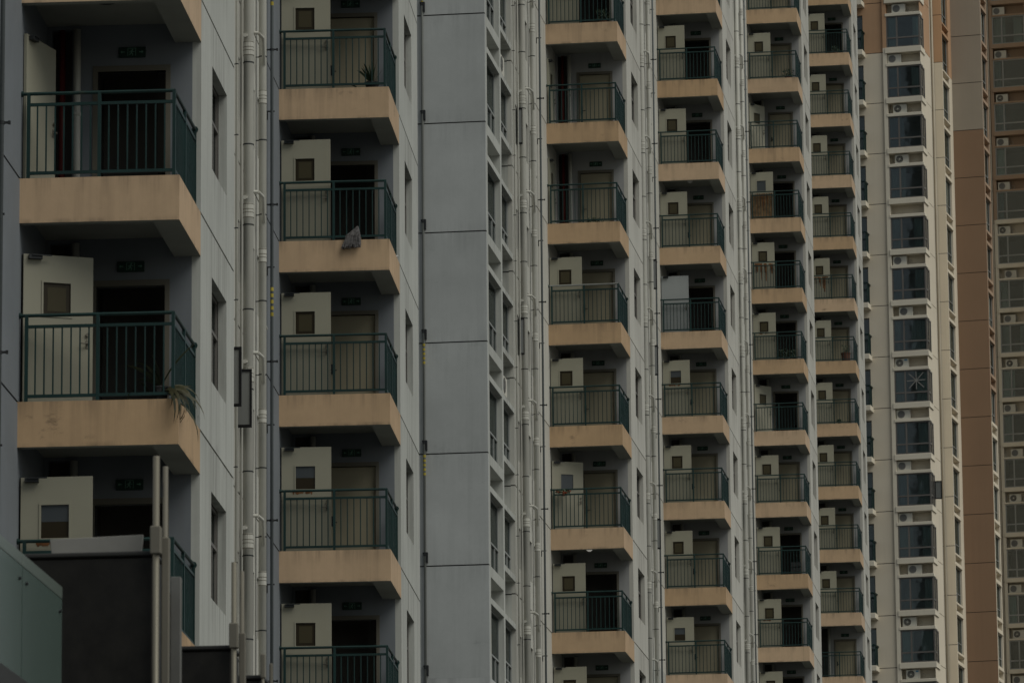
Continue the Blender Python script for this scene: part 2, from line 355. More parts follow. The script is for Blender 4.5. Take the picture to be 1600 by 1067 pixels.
# back wall per storey (behind the balcony), door opening + pipe niche, local to slab bottom
BW_H = [(0.70, 1.635, 0.60, 2.61), (0.06, 0.34, 0.60, 3.22)]
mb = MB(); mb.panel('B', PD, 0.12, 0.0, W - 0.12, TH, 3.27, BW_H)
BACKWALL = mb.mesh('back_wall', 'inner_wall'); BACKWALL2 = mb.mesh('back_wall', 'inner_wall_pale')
mb = MB()
for a, b, c, d in ((0.63, 0.70, TH, 2.69), (1.635, 1.70, TH, 2.69), (0.70, 1.635, 2.61, 2.69)): mb.box(a, b, PD - 0.015, PD + 0.10, c, d)
DFRAME = mb.mesh('door_frame', 'frame_beige')
mb = MB(); mb.box(0.703, 1.632, PD + 0.06, PD + 0.10, TH, 2.607); IDOOR = mb.mesh('inner_door', 'inner_door')
mb = MB(); mb.box(0.76, 0.80, PD + 0.05, PD + 0.059, 1.45, 1.65); mb.cyl((0.78, PD + 0.05, 1.52), (0.78, PD + 0.0, 1.52), .011); mb.cyl((0.78, PD + 0.005, 1.52), (0.88, PD + 0.005, 1.52), .011); mb.cyl((0.78, PD + 0.05, 1.62), (0.78, PD + 0.035, 1.62), .022)
IHANDLE = mb.mesh('door_handle', 'metal_dark')
mb = MB()     # dark hall behind the door opening and shaft behind the niche
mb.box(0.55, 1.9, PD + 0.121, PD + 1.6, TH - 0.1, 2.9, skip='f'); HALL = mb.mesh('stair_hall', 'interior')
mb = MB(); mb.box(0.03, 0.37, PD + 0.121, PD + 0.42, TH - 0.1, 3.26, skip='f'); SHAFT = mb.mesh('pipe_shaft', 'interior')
mb = MB(); mb.cyl((0.20, PD + 0.05, TH - .05), (0.20, PD + 0.05, 3.25), 0.045, n=10); mb.cyl((0.20, PD + 0.05, 1.0), (0.20, PD + 0.05, 1.08), 0.065, n=10); mb.cyl((0.20, PD - 0.02, 0.98), (0.32, PD - .06, 0.98), 0.03)
FIREPIPE = mb.mesh('fire_pipe', 'fire_pipe', smooth=True)
mb = MB(); mb.cyl((0.42, PD - 0.07, TH - .02), (0.42, PD - 0.07, 3.2), 0.052, n=12); mb.cyl((0.42, PD - 0.07, 1.98), (0.42, PD - 0.07, 2.03), 0.06, n=12); RISER = mb.mesh('riser_pipe', 'pipe', smooth=True)
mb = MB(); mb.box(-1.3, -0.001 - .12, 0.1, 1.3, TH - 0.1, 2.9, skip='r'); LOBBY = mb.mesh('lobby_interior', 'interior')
# window in the bright wall, local: v from 0..1.68, z 0..1.47, outer face x=0
WV0, WV1, WZ0, WZ1 = 3.47, 5.15, 1.51, 2.98
def side_window(L, Hh, tr, mul, d0=0.13, fr=0.05, m='win_frame_brown'):
    mb = MB(); t = 0.06
    mb.box(-d0 - t, -d0, 0, L, 0, fr); mb.box(-d0 - t, -d0, 0, L, Hh - fr, Hh); mb.box(-d0 - t, -d0, 0, fr, fr, Hh - fr); mb.box(-d0 - t, -d0, L - fr, L, fr, Hh - fr)
    mb.box(-d0 - t, -d0 + .01, fr, L - fr, tr - fr / 2, tr + fr / 2)
    for y in mul: mb.box(-d0 - t, -d0 + .005, y - fr / 2, y + fr / 2, fr, tr - fr / 2)
    me = mb.mesh('window', m)
    panes = []; ys = [fr] + list(mul) + [L - fr]
    for a, b in zip(ys[:-1], ys[1:]):
        q = MB(); q.box(-d0 - 0.036, -d0 - 0.03, a + .002, b - .002, fr + .001, tr - fr / 2 - .001); panes.append(q.mesh('pane', 'pane'))
    q = MB(); q.box(-d0 - 0.036, -d0 - 0.03, fr + .001, L - fr - .001, tr + fr / 2 + .001, Hh - fr - .001); panes.append(q.mesh('pane', 'pane'))
    return me, panes
SW = side_window(WV1 - WV0, WZ1 - WZ0, 0.92, [0.56, 1.12])
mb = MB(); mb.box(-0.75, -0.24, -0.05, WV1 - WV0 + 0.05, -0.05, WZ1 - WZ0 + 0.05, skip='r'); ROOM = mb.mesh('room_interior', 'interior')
def curtain_mesh(L, H, m, seed=0, ax='y'):
    mb = MB(); n = max(6, int(L / 0.05)); r = random.Random(seed); ph = r.random() * 6
    k = len(mb.v)
    for i in range(n + 1):
        t = i * L / n; d = 0.03 * math.sin(t * 38 + ph) + 0.015 * math.sin(t * 17 + ph * 2)
        for z in (0, H): mb.v.append((d, t, z) if ax == 'y' else (t, d, z))
    for i in range(n): mb.f.append((k + 2 * i, k + 2 * i + 2, k + 2 * i + 3, k + 2 * i + 1)); mb.m.append(0)
    return mb.mesh('curtain', m, smooth=True)
# slit windows in the recessed wall
SLITS = [(-9.62, -9.16), (-6.98, -6.36), (-4.62, -4.05), (-3.62, -3.30)]
SZ0, SZ1 = 1.41, 2.54
SLW = side_window(0.6, SZ1 - SZ0, 0.75, [], 0.08, 0.04)
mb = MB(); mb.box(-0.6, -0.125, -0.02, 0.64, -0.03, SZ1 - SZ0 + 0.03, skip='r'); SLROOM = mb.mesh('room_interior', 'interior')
# open casement sash, hinge at origin, leaf along +x, glass facing -y
mb = MB()
for a, b, c, d in ((0, .40, 0, .05), (0, .40, 1.0, 1.05), (0, .045, .05, 1.0), (.355, .40, .05, 1.0)): mb.box(a, b, -.02, .02, c, d)
SASH = mb.mesh('open_sash', 'sash_frame'); mb = MB(); mb.box(.045, .355, -.004, .004, .05, 1.0); SASHPANE = mb.mesh('pane', 'sash_pane')
# exit sign
mb = MB(); mb.box(0, 0.37, -0.03, 0.0, 0, 0.145); SIGNBOX = mb.mesh('sign_case', 'sign_green', bevel=0.004)
mb = MB(); y = -0.0325
def sq(x0, x1, z0, z1): mb.box(x0, x1, y, y + .002, z0, z1)
sq(.125, .24, .125, .131); sq(.125, .132, .02, .125); sq(.233, .24, .02, .125)          # door outline
mb.cyl((.192, y, .108), (.192, y + .002, .108), .0105, n=10)                            # running figure
def limb(p, q, w):
    a = Vector((p[0], 0, p[1])); b = Vector((q[0], 0, q[1])); d = (b - a).normalized(); s_ = Vector((-d.z, 0, d.x)) * w
    k = len(mb.v); mb.v += [(*(a - s_).xz, 0)[0:1] + (y,) + (*(a - s_).xz, 0)[1:2], (*(a + s_).xz, 0)[0:1] + (y,) + (*(a + s_).xz, 0)[1:2], (*(b + s_).xz, 0)[0:1] + (y,) + (*(b + s_).xz, 0)[1:2], (*(b - s_).xz, 0)[0:1] + (y,) + (*(b - s_).xz, 0)[1:2]]
    mb.f.append((k, k + 1, k + 2, k + 3)); mb.m.append(0)
for p, q_, w_ in (((.186, .097), (.176, .064), .009), ((.185, .092), (.160, .082), .004), ((.160, .082), (.150, .068), .004), ((.186, .092), (.206, .076), .004), ((.206, .076), (.220, .082), .004), ((.177, .066), (.196, .048), .0055), ((.196, .048), (.192, .024), .005), ((.176, .066), (.164, .044), .0055), ((.164, .044), (.144, .036), .005)): limb(p, q_, w_)
limb((.035, .075), (.085, .075), .006); limb((.05, .09), (.033, .075), .005); limb((.05, .06), (.033, .075), .005)
limb((.285, .075), (.335, .075), .006); limb((.32, .09), (.337, .075), .005); limb((.32, .06), (.337, .075), .005)
SIGNPICT = mb.mesh('pictogram', 'sign_glow')
# pipe fittings
def coupling_mesh(r):
    mb = MB(); mb.cyl((0, 0, 0), (0, 0, 0.262), r * 1.035, n=14)
    for z in (0.0, .09, .15, .245): mb.cyl((0, 0, z), (0, 0, z + .012), r * 1.055, n=14, mi=1)
    return mb.mesh('pipe_coupling', ['pipe', 'steel_dull'])
def ring_mesh(r, u):
    mb = MB(); mb.cyl((0, 0, 0), (0, 0, 0.022), r * 1.06, n=14); mb.box(-u, -r * .6, -0.012, 0.012, 0.004, 0.018)
    return mb.mesh('pipe_clamp', 'metal_dark')
RB, RP, RS, RT, RD = 0.095, 0.073, 0.022, 0.028, 0.031
CPL_B, CPL_P = coupling_mesh(RB), coupling_mesh(RP)
RNG_B, RNG_P, RNG_T = ring_mesh(RB, .15), ring_mesh(RP, .13), ring_mesh(RT, .06)
mb = MB(); mb.cyl((0, 0, 0), (0, 0.05, 0.0), 0.038, n=10); mb.cyl((0.03, .02, 0), (0.03, .22, -.02), .024, n=10); CLEANOUT = mb.mesh('cleanout', 'pipe')
mb = MB(); mb.tube([(-0.13, -0.75, 0.0), (0.0, -0.72, 0.0), (0.06, -0.5, -0.04), (0.03, -0.06, -0.42), (0, 0, -0.52)], 0.032, 10); BRANCH = mb.mesh('pipe_branch', 'pipe')
mb = MB(); mb.box(-0.10, 0.10, -0.014, 0.014, -0.014, 0.014); mb.cyl((0, 0, -0.02), (0, 0, 0.02), RD * 1.3, n=10); mb.box(0.085, 0.115, -.02, .02, -.022, .022); DBRACK = mb.mesh('pipe_bracket', 'metal_dark')
mb = MB(); mb.box(-0.10, 0.05, -0.012, 0.012, -0.012, 0.012); mb.box(-.10, -.076, -.012, .012, -.16, -.012); DHOOK = mb.mesh('pipe_hook', 'metal_dark')
mb = MB(); mb.cyl((0, 0, 0), (0, 0, 0.07), RD * 1.06, n=10)
TAPE = mb.mesh('warning_tape', 'tape')

def add_pipes(bld, v0, zbs, ztop, full=True, minor=True):
    """drain pipes on the recessed wall in front of a balcony column whose front is at y=v0"""
    r = random.Random(int(v0 * 7) + 3)
    def vertical(x, y, rad, m, n=14):
        mb = MB(); mb.cyl((0, 0, 0), (0, 0, ztop), rad, n=n); return put('drain_pipe', mb.mesh('drain_pipe', m, smooth=True), bld, (x, v0 + y, 0.02))
    big = vertical(.15, -6.29, RB, 'pipe'); p2 = vertical(.13, -3.88, RP, 'pipe')
    thin = vertical(.06, -7.30, RT, 'pipe'); small = vertical(.055, -6.52, RS, 'pipe'); dk = vertical(.10, -2.10, RD, 'pipe_dark')
    for i, zb in enumerate(zbs):
        z = zb + G - .02
        put('pipe_coupling', CPL_B, big, (0, 0, z + 2.62)); put('pipe_clamp', RNG_B, big, (0, 0, z + 2.48)); put('pipe_clamp', RNG_B, big, (0, 0, z + 1.02 + r.uniform(-.1, .1)))
        put('pipe_coupling', CPL_P, p2, (0, 0, z + 2.33)); put('pipe_clamp', RNG_P, p2, (0, 0, z + 0.22)); put('pipe_clamp', RNG_P, p2, (0, 0, z + 1.55 + r.uniform(-.1, .1)))
        put('pipe_branch', BRANCH, p2, (0, 0, z + 0.50)); put('cleanout', CLEANOUT, p2, (0.02, -.02, z + 1.15)) if i % 3 == 0 else None
        put('cleanout', CLEANOUT, big, (-0.05, -.13, z + 2.98))
        put('pipe_clamp', RNG_T, thin, (0, 0, z + 0.9)); put('pipe_clamp', RNG_T, thin, (0, 0, z + 2.2))
        put('pipe_bracket', DBRACK, dk, (0, 0, z + 0.84)); put('pipe_hook', DHOOK, dk, (0, 0, z + 2.64))
        if (v0 == 0 and i == 0) or (30 < v0 < 31 and i in (1, 3)): [put('warning_tape', TAPE, dk, (0, 0, z + 1.7 + .12 * k)) for k in range(5)]

BAL_GRP = 'exit signs over the balcony doors'
COLNAME = ['leftmost', 'second', 'third', 'fourth', 'fifth', 'rightmost']
def storey_col(bld, fr, ci, v0, zbs, spec, aend, back_v, single_bars, jamb=True, ground_top=0, prev=None):
    """one column of balconies. zbs: world z of slab bottoms, top to bottom; spec: dict i -> (angle, pane, inner, extras); i is index in zbs"""
    A0 = 'wall_panel'
    zhi, zlo = zbs[0] + 3 + .62, zbs[-1] + .62
    # panels of the recessed wall (A0) and the bright wall (A1)
    sl = [s for s in SLITS if s[0] > -back_v + .1]
    holes0 = [(a, b, SZ0, SZ1) for a, b in sl] + [(0.22, 1.16, 0.621, 2.64)]
    mb = MB(); mb.panel('A', 0.0, 0.12, -back_v, -2.7, 0.62, 3.62, holes0[:-1], lip=0.035); P0 = mb.mesh('wall_panel', ['cream_wall', 'sealant'])
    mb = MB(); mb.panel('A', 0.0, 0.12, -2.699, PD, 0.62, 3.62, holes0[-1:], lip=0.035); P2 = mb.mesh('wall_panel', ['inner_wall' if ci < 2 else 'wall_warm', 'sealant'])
    mb = MB(); mb.panel('A', W, 0.12, PD, aend, 0.62, 3.62, [(WV0, WV1, WZ0, WZ1)], lip=0.035); P1 = mb.mesh('wall_panel', ['wall' if ci < 2 else 'wall_warm', 'sealant'])
    for i, zb in enumerate(zbs):
        z = zb + G; base = (0, v0, z)
        put('wall_panel', P0, bld, base); put('wall_panel', P2, bld, base); put('wall_panel', P1, bld, base)
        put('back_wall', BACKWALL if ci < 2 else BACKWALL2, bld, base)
        # window in the bright wall
        w_ = put('window', SW[0], bld, (W, v0 + WV0, z + WZ0))
        for pm in SW[1]: put('pane', pm, w_)
        put('room_interior', ROOM, w_)
        if random.random() < .35: put('curtain', curtain_mesh(0.5, 1.3, 'curtain', i), w_, (-.32, random.choice((.1, .9)), .08))
        for k, (a, b) in enumerate(sl):
            if b - a < .4: s_, = [put('window', SLW[0], bld, (0, v0 + a - .02, z + SZ0))]; s_.scale = (1, (b - a) / .6 * .98, 1)
            else: s_ = put('window', SLW[0], bld, (0, v0 + a, z + SZ0)); s_.scale = (1, (b - a) / .6, 1)
            for pm in SLW[1]: put('pane', pm, s_)
            put('room_interior', SLROOM, s_)
        # balcony
        b_ = put('balcony', SLAB, bld, base)
        sp = spec.get(i)
        worn = sp and 'worn' in sp[3]
        put('railing', RAIL_WORN if worn else RAIL, b_)
        if single_bars:
            for x, y in BARS: put('baluster', BAR, b_, (x, y, 0))
        else: put('balusters', BARS_ALL, b_)['kind'] = 'stuff'
        put('stair_hall', HALL, bld, base); put('pipe_shaft', SHAFT, bld, base); put('riser_pipe', RISER, bld, base); put('lobby_interior', LOBBY, bld, base)
        f_ = put('door_frame', DFRAME, bld, base)
        if not sp: sp = (0, 'amber', 'beige', '')
        ang, pane, inner, ex = sp; ang += random.uniform(-1.5, 4.0)
        if inner == 'beige':
            d_ = put('inner_door', IDOOR, bld, base); put('door_handle', IHANDLE, d_)
        elif inner == 'ajar':
            d_ = put('inner_door', IDOOR, bld, base)
        # the fire door swings out from the recessed wall
        d_ = put('fire_door', DOOR_BLANK if pane == 'blank' else DOOR_PLAIN if pane == 'plain' else DOOR, bld, (0.03, v0 + 0.17, z + TH + .02), math.radians(ang))
        if pane not in ('blank', 'plain'): put('door_pane', {'amber': DP_AMBER, 'grey': DP_GREY, 'half': DP_HALF}[pane], d_)
        put('door_closer', CLOSER, d_); put('door_handle', HANDLE, d_)
        if 'rust1' in ex: put('rust_stain', splash(ci * 20 + i, 0.22, 0.6, 1.13, 9, 0.0), d_)
        if 'rust2' in ex: put('rust_stain', splash(ci * 20 + i, 0.05, 0.85, 1.08, 20, 0.5), d_)
        if 'rust3' in ex:
            mb = MB(); mb.box(0.01, 0.90, -.026, -.0215, 0.02, 1.04); put('rust_stain', mb.mesh('rust_stain', 'rust_wash'), d_); put('rust_stain', splash(ci * 20 + i, 0.03, 0.9, 1.05, 14, 0.7), d_, (0, -.008, 0))
        if 'fire' in ex: put('fire_pipe', FIREPIPE, bld, base)
        if 'lamp' in ex:
            mb = MB(); mb.cyl((1.05, .55, 0.27), (1.05, .55, .11), .05, n=14, mi=1); mb.cyl((1.05, .55, .11), (1.05, .55, .055), .10, .085, n=14); mb.cyl((1.05, .55, .055), (1.05, .55, .02), .085, .04, n=14); put('ceiling_lamp', mb.mesh('ceiling_lamp', ['lamp_glow' if 'lit' in ex else 'white', 'white'], smooth=True), bld, base)
        if 'disc' in ex:
            mb = MB(); mb.cyl((1.0, .9, 0.27), (1.0, .9, .22), .12, n=16); put('ceiling_lamp', mb.mesh('ceiling_lamp', ['metal_dark'], smooth=True), bld, base)
    return

def signs(fr, ci, v0, zbs, spec, vis):
    n = 0
    for i, zb in enumerate(zbs):
        if i not in vis: continue
        inner = spec.get(i, (0, 'amber', 'beige', ''))[2]
        where = 'beige door' if inner == 'beige' else 'dark doorway'
        s = thing('exit_sign', 'green running-man exit sign above %s, %s balcony column, %s sign from top' % (where, COLNAME[ci] + ('' if ci in (0, 5) else ' from left'), ORD[n]), 'exit sign', fr.w(0.985, v0 + PD - .001, zb + 2.80), -fr.yaw, BAL_GRP)
        put('sign_case', SIGNBOX, s); put('pictogram', SIGNPICT, s); n += 1

# ------------------------------------------------------------------ building 1: near block with two balcony columns
YAW1, YAW2, YAW3 = 0.06611, 0.13722, 0.2693
F1 = Frame(67.105, -10.935, YAW1); F2 = Frame(135.689, -19.405, YAW2)
b1 = thing('apartment_block', 'near pale grey apartment block carrying the two largest balcony columns at left', 'building', F1.w(0, 0, GROUND), -YAW1)
ROOF1 = 72
V1, V2 = 0.0, 30.80
Z1 = [18.5325 - 3 * k for k in range(-1, 4)]
Z2 = [24.577 - 3 * k for k in range(-1, 6)]
S1 = {1: (0, 'amber', 'dark', 'disc'), 2: (76, 'plain', 'dark', 'fire'), 3: (24, 'amber', 'dark', ''), 4: (0, 'half', 'dark', 'rust1')}
S2 = {0: (0, 'amber', 'dark', ''), 1: (0, 'amber', 'beige', ''), 2: (0, 'amber', 'dark', ''), 3: (0, 'amber', 'beige', ''), 4: (0, 'half', 'beige', 'rust1'), 5: (0, 'amber', 'dark', ''), 6: (0, 'amber', 'beige', '')}
E1, E2 = 6.03, 6.55
storey_col(b1, F1, 0, V1, Z1, S1, E1, 10.0, True)
storey_col(b1, F1, 1, V2, Z2, S2, E2, V2 - E1 - .0, True)
signs(F1, 0, V1, Z1, S1, (2, 3, 4)); signs(F1, 1, V2, Z2, S2, (1, 2, 3, 4, 5))
add_pipes(b1, V1, Z1[1:], ROOF1); add_pipes(b1, V2, Z2, ROOF1)
for (v, zb) in ((V2 - 9.16, 24.577 - 9), (V2 - 7.05, 24.577 - 9)):
    s_ = put('open_sash', SASH, b1, (0.0, v, zb + G + 1.63 if v < V2 - 9 else zb + G + 1.66), 0.0); s_.scale = (0.93 if v < V2 - 9 else .76, 1, 1); put('pane', SASHPANE, s_)
# solid core of the block
def core(bld, cols, ends, vmin, vmax, roof, zr, m='wall'):
    mb = MB()
    mb.box(-14, -1.35, vmin, vmax, 0, roof)                                     # main body
    mb.box(-1.35, -0.62, vmin, cols[0] - 1.0, 0, roof)
    for v, e, (lo, hi), nx in zip(cols, ends, zr, list(cols[1:]) + [None]):
        lo += G + .62; hi += G + .62 + 3
        mb.box(-0.45, W - .78, v + PD + 1.7, v + e, 0, roof)                     # projecting bay
        for z0, z1 in ((0, lo - .002), (hi + .002, roof)):
            mb.box(-0.448, W, v + PD, v + e, z0, z1)
            mb.box(-1.349, 0, (v - 24 if v > 20 else v - 10) if bld is b1 else v - 7, v + PD - .002, z0, z1)
        mb.box(-1.349, W - .13, v + e - .1, v + e, lo, hi)
        mb.box(-1.349, -0.02, v + e + .002, (nx - .5 if nx else vmax) , 0, 0.5)
    put('wall_core', mb.mesh('wall_core', m), bld)
core(b1, [V1, V2], [E1, E2], -12, V2 + E2, ROOF1, [(Z1[-1], Z1[0]), (Z2[-1], Z2[0])])

# ------------------------------------------------------------------ building 2: far block, grey gable, window bays, four balcony columns
b2 = thing('apartment_block', 'pale grey apartment block with blank panelled gable and four receding balcony columns', 'building', F2.w(0, 0, GROUND), -YAW2)
ROOF2 = 92
VC = [148.285 - 135.689, 178.360 - 135.689, 213.387 - 135.689, 243.732 - 135.689]
ZC = [[39.55 - 3 * k for k in range(-1, 8)], [48.456 - 3 * k for k in range(-1, 9)], [57.409 - 3 * k for k in range(-1, 11)], [63.348 - 3 * k for k in range(-2, 11)]]
S3 = {0: (0, 'amber', 'beige', ''), 1: (0, 'amber', 'dark', ''), 2: (84, 'amber', 'beige', 'fire'), 3: (84, 'amber', 'beige', 'fire'), 4: (0, 'amber', 'beige', 'worn'), 5: (0, 'amber', 'beige', ''), 6: (22, 'grey', 'beige', 'lamp lit'), 7: (0, 'amber', 'dark', ''), 8: (0, 'amber', 'beige', '')}
S4 = {1: (0, 'amber', 'beige', ''), 2: (0, 'amber', 'dark', ''), 3: (0, 'amber', 'dark', 'lamp'), 4: (0, 'amber', 'beige', ''), 5: (0, 'blank', 'dark', ''), 6: (0, 'half', 'beige', 'rust1'), 7: (0, 'amber', 'beige', ''), 8: (0, 'amber', 'beige', ''), 9: (0, 'half', 'beige', '')}
S5 = {2: (0, 'amber', 'beige', ''), 3: (52, 'amber', 'beige', ''), 4: (0, 'grey', 'dark', 'rust3'), 5: (0, 'amber', 'dark', 'rust2'), 6: (0, 'amber', 'dark', 'rust1'), 7: (48, 'amber', 'dark', ''), 8: (0, 'amber', 'beige', ''), 9: (0, 'amber', 'dark', ''), 10: (0, 'amber', 'dark', 'rust1'), 11: (0, 'amber', 'dark', '')}
S6 = {2: (0, 'amber', 'dark', ''), 6: (0, 'amber', 'beige', 'rust2'), 9: (0, 'amber', 'beige', ''), 12: (88, 'amber', 'beige', '')}
SC = [S3, S4, S5, S6]; EC = [5.9, 6.3, 6.2, 6.2]
BV = [VC[0] - 5.18] + [VC[k] - VC[k - 1] - EC[k - 1] for k in (1, 2, 3)]
VIS = [range(1, 9), range(2, 10), range(2, 12), range(2, 13)]
for k in range(4):
    storey_col(b2, F2, k + 2, VC[k], ZC[k], SC[k], EC[k], BV[k], False)
    signs(F2, k + 2, VC[k], ZC[k], SC[k], VIS[k])
    add_pipes(b2, VC[k], ZC[k], ROOF2)
core(b2, VC, EC, 6.5, VC[3] + EC[3], ROOF2, [(z[-1], z[0]) for z in ZC])
for (v, zb, h_) in ((VC[1] - 3.0, ZC[1][5], 1.5), (VC[1] - 3.0, ZC[1][6], 1.5), (VC[1] - 3.0, ZC[1][8], 1.5), (VC[0] - 6.4, ZC[0][5], 1.45), (VC[0] - 6.4, ZC[0][3], 1.45)):
    s_ = put('open_sash', SASH, b2, (0.0, v, zb + G + h_), math.radians(12)); s_.scale = (.55 if v > 20 else .4, 1, 1); put('pane', SASHPANE, s_)
# gable (faces the camera) and the two window bays
ZG = [37.157 - 3 * k for k in range(-1, 7)]
mb = MB(); mb.panel('B', 0.0, 0.12, -9.0, -0.0, 0, 3.0, lip=0.035); PG = mb.mesh('wall_panel', ['gable', 'sealant'])
for z in ZG: put('wall_panel', PG, b2, (0, 0, z + G))
mb = MB(); lo, hi = ZG[-1] + G, ZG[0] + G + 3
mb.box(-14, -1.0, .125, 6.5, 0, ROOF2); mb.box(-9, 0, 0, .125, 0, lo - .002); mb.box(-9, 0, 0, .125, hi + .002, ROOF2)
mb.box(-1, 0, .127, 5.18, 0, lo - .002); mb.box(-1, 0, .127, 5.18, hi + .002, ROOF2); mb.box(-14, -9.001, 0.05, .127, 0, ROOF2)
mb.box(-1, -.6, 5.19, 6.5, 0, ROOF2)
put('wall_core', mb.mesh('wall_core', 'gable'), b2)
mb = MB(); mb.cyl((0, 0, 0), (0, 0, ROOF2), 0.036, n=12); gp = put('drain_pipe', mb.mesh('drain_pipe', 'pipe_grey', smooth=True), b2, (-1.69, -.07, .02))
mb = MB(); mb.box(-.06, .03, -.02, .06, .26, .30); mb.box(.03, .075, -.04, .06, .03, .30); mb.cyl((0, 0, .20), (0, 0, .30), .045, n=10); HOOK = mb.mesh('pipe_hook', 'metal_dark')
for k, z in enumerate(ZG):
    put('pipe_hook', HOOK, gp, (0, 0, z + G + .02))
    if k in (1, 4, 5): [put('warning_tape', TAPE, gp, (0, 0, z + G - .62 + (.9 if k == 1 else 0) + .12 * j)).__setattr__('scale', (1.16, 1.16, 1)) for j in range(5)]
def bay_trim(y0, y1, bands):
    mb = MB()
    for z0, z1 in bands: mb.box(-0.42, 0.0, y0 + .001, y1 - .001, z0, z1)
    return mb.mesh('bay_ledge', 'wall', bevel=.006)
mb = MB(); mb.box(-1.0, 0.0, .127, .36, 0, 3); PIER_A = mb.mesh('pier', 'wall')
mb = MB(); mb.box(-.6, 0.0, 2.80, 3.05, 0, 3); PIER_B = mb.mesh('pier', 'wall')
BT1 = bay_trim(.36, 2.80, [(1.99, 2.16), (2.70, 3.0)]); BT2 = bay_trim(3.05, 5.18, [(1.99, 2.14), (3.30, 3.47)])
mb = MB(); mb.box(-.62, -.45, .362, 2.798, 2.16, 2.70); NB1 = mb.mesh('niche_wall', 'wall')
mb = MB(); mb.box(-.62, -.45, 3.052, 5.178, 2.14, 3.30); NB2 = mb.mesh('niche_wall', 'wall')
BW1 = side_window(2.44, 1.99, 0.78, [1.0, 1.75], 0.14, 0.05, 'win_frame'); BW2 = side_window(2.13, 1.52, 0.5, [0.75, 1.45], 0.14, 0.05, 'win_frame')
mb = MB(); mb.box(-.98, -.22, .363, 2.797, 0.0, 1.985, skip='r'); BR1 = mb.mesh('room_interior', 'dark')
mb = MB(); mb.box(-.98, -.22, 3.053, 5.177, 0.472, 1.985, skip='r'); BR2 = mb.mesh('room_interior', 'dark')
mb = MB(); mb.panel('B', 5.181, .12, -.62, -.121, 0, 3.0, lip=.035); BEND = mb.mesh('wall_panel', ['wall', 'sealant'])
acs = []
for k, z in enumerate(ZG):
    zz = z + G
    put('pier', PIER_A, b2, (0, 0, zz)); put('wall_panel', BEND, b2, (0, 0, zz)); put('pier', PIER_B, b2, (0, 0, zz))
    put('bay_ledge', BT1, b2, (0, 0, zz)); put('bay_ledge', BT2, b2, (0, 0, zz)); put('niche_wall', NB1, b2, (0, 0, zz)); put('niche_wall', NB2, b2, (0, 0, zz))
    for wm, wy, wz, rm in ((BW1, .36, 0, BR1), (BW2, 3.05, .47, BR2)):
        w_ = put('window', wm[0], b2, (0, wy, zz + wz))
        for pm in wm[1]: put('pane', pm, w_)
        put('room_interior', rm, w_, (0, -wy, -wz))
        rr = random.random()
        if rr < .4: put('curtain', curtain_mesh(random.choice((.6, .9, 1.3)), 1.3 if wz else 1.8, random.choice(('curtain', 'curtain_blue', 'curtain')), k), w_, (-.36, random.choice((.1, .5, .8)), .1))
# ------------------------------------------------------------------ air conditioner kit
def ac_meshes(dark):
    mb = MB(); mb.box(0, .80, 0, .30, .03, .56); mb.box(.05, .12, 0.02, .28, 0, .03); mb.box(.68, .75, .02, .28, 0, .03)
    body = mb.mesh('case', 'ac_white', bevel=.012)
    mb = MB(); mb.cyl((.28, -.004, .295), (.28, .02, .295), .215, n=24); disc = mb.mesh('fan_opening', 'ac_dark' if dark else 'ac_grille')
    mb = MB()
    for t in range(12):
        a = t * math.pi / 6; mb.cyl((.28 + .05 * math.cos(a), -.012, .295 + .05 * math.sin(a)), (.28 + .21 * math.cos(a + .3), -.012, .295 + .21 * math.sin(a + .3)), .004, n=4)
    for rr in (.09, .15, .21):
        pts = [(.28 + rr * math.cos(a * math.pi / 10), -.012, .295 + rr * math.sin(a * math.pi / 10)) for a in range(21)]; mb.tube(pts, .004, 4)
    mb.cyl((.28, -.016, .295), (.28, -.004, .295), .045, n=12)
    gr = mb.mesh('fan_guard', 'ac_white' if dark else 'ac_grille')
    mb = MB(); mb.box(.56, .72, -.004, .0, .42, .50); lab = mb.mesh('badge', 'ac_label')
    return body, disc, gr, lab
AC_D, AC_L = ac_meshes(True), ac_meshes(False)
def ac(loc, rz, label, group, dark=True, blue=False):
    kit = AC_D if dark else AC_L
    t = thing('air_conditioner', label, 'air conditioner', loc, rz, group)
    put('case', kit[0], t); put('fan_opening', kit[1], t); put('fan_guard', kit[2], t)
    if blue: put('badge', kit[3], t)
    if (len(label) + int(loc[2] * 7)) % 3:
        mb = MB(); q = random.uniform(.10, .17); pts = [(.80, .2, .22)] + [(.95 + q * math.cos(a * .55 - 2.6), .16 + .01 * a, .22 + q * math.sin(a * .55 - 2.6)) for a in range(10)] + [(.86, .32, .12)]
        mb.tube(pts, .014, 6); put('hose', mb.mesh('hose', 'pipe_cream'), t)
    return t
for k, n in ((2, 'upper'), (5, 'lower')):
    x, y_, z = F2.w(-0.15, 3.1, ZG[k] + 2.14); ac(F2.w(-.02, 3.1, ZG[k] + 2.14), -YAW2 + math.pi / 2, '%s white air conditioner box tucked in grey gable corner ledge beside drain pipes' % n, 'air conditioners in the grey block niches', False)

# ------------------------------------------------------------------ building 3: cream and brown tower at the right
F3 = Frame(291.650, -57.767, YAW3)
b3 = thing('residential_tower', 'cream and brown residential tower with corner bay windows at far right', 'building', F3.w(0, 0, GROUND), -YAW3)
ROOF3 = 140
ZT = 78.0125; CHG = 77.83          # window bottom of row 0; level where the paint changes
rows = list(range(-2, 15))
def tone(z, lowm, highm): return highm if z > CHG - .5 else lowm
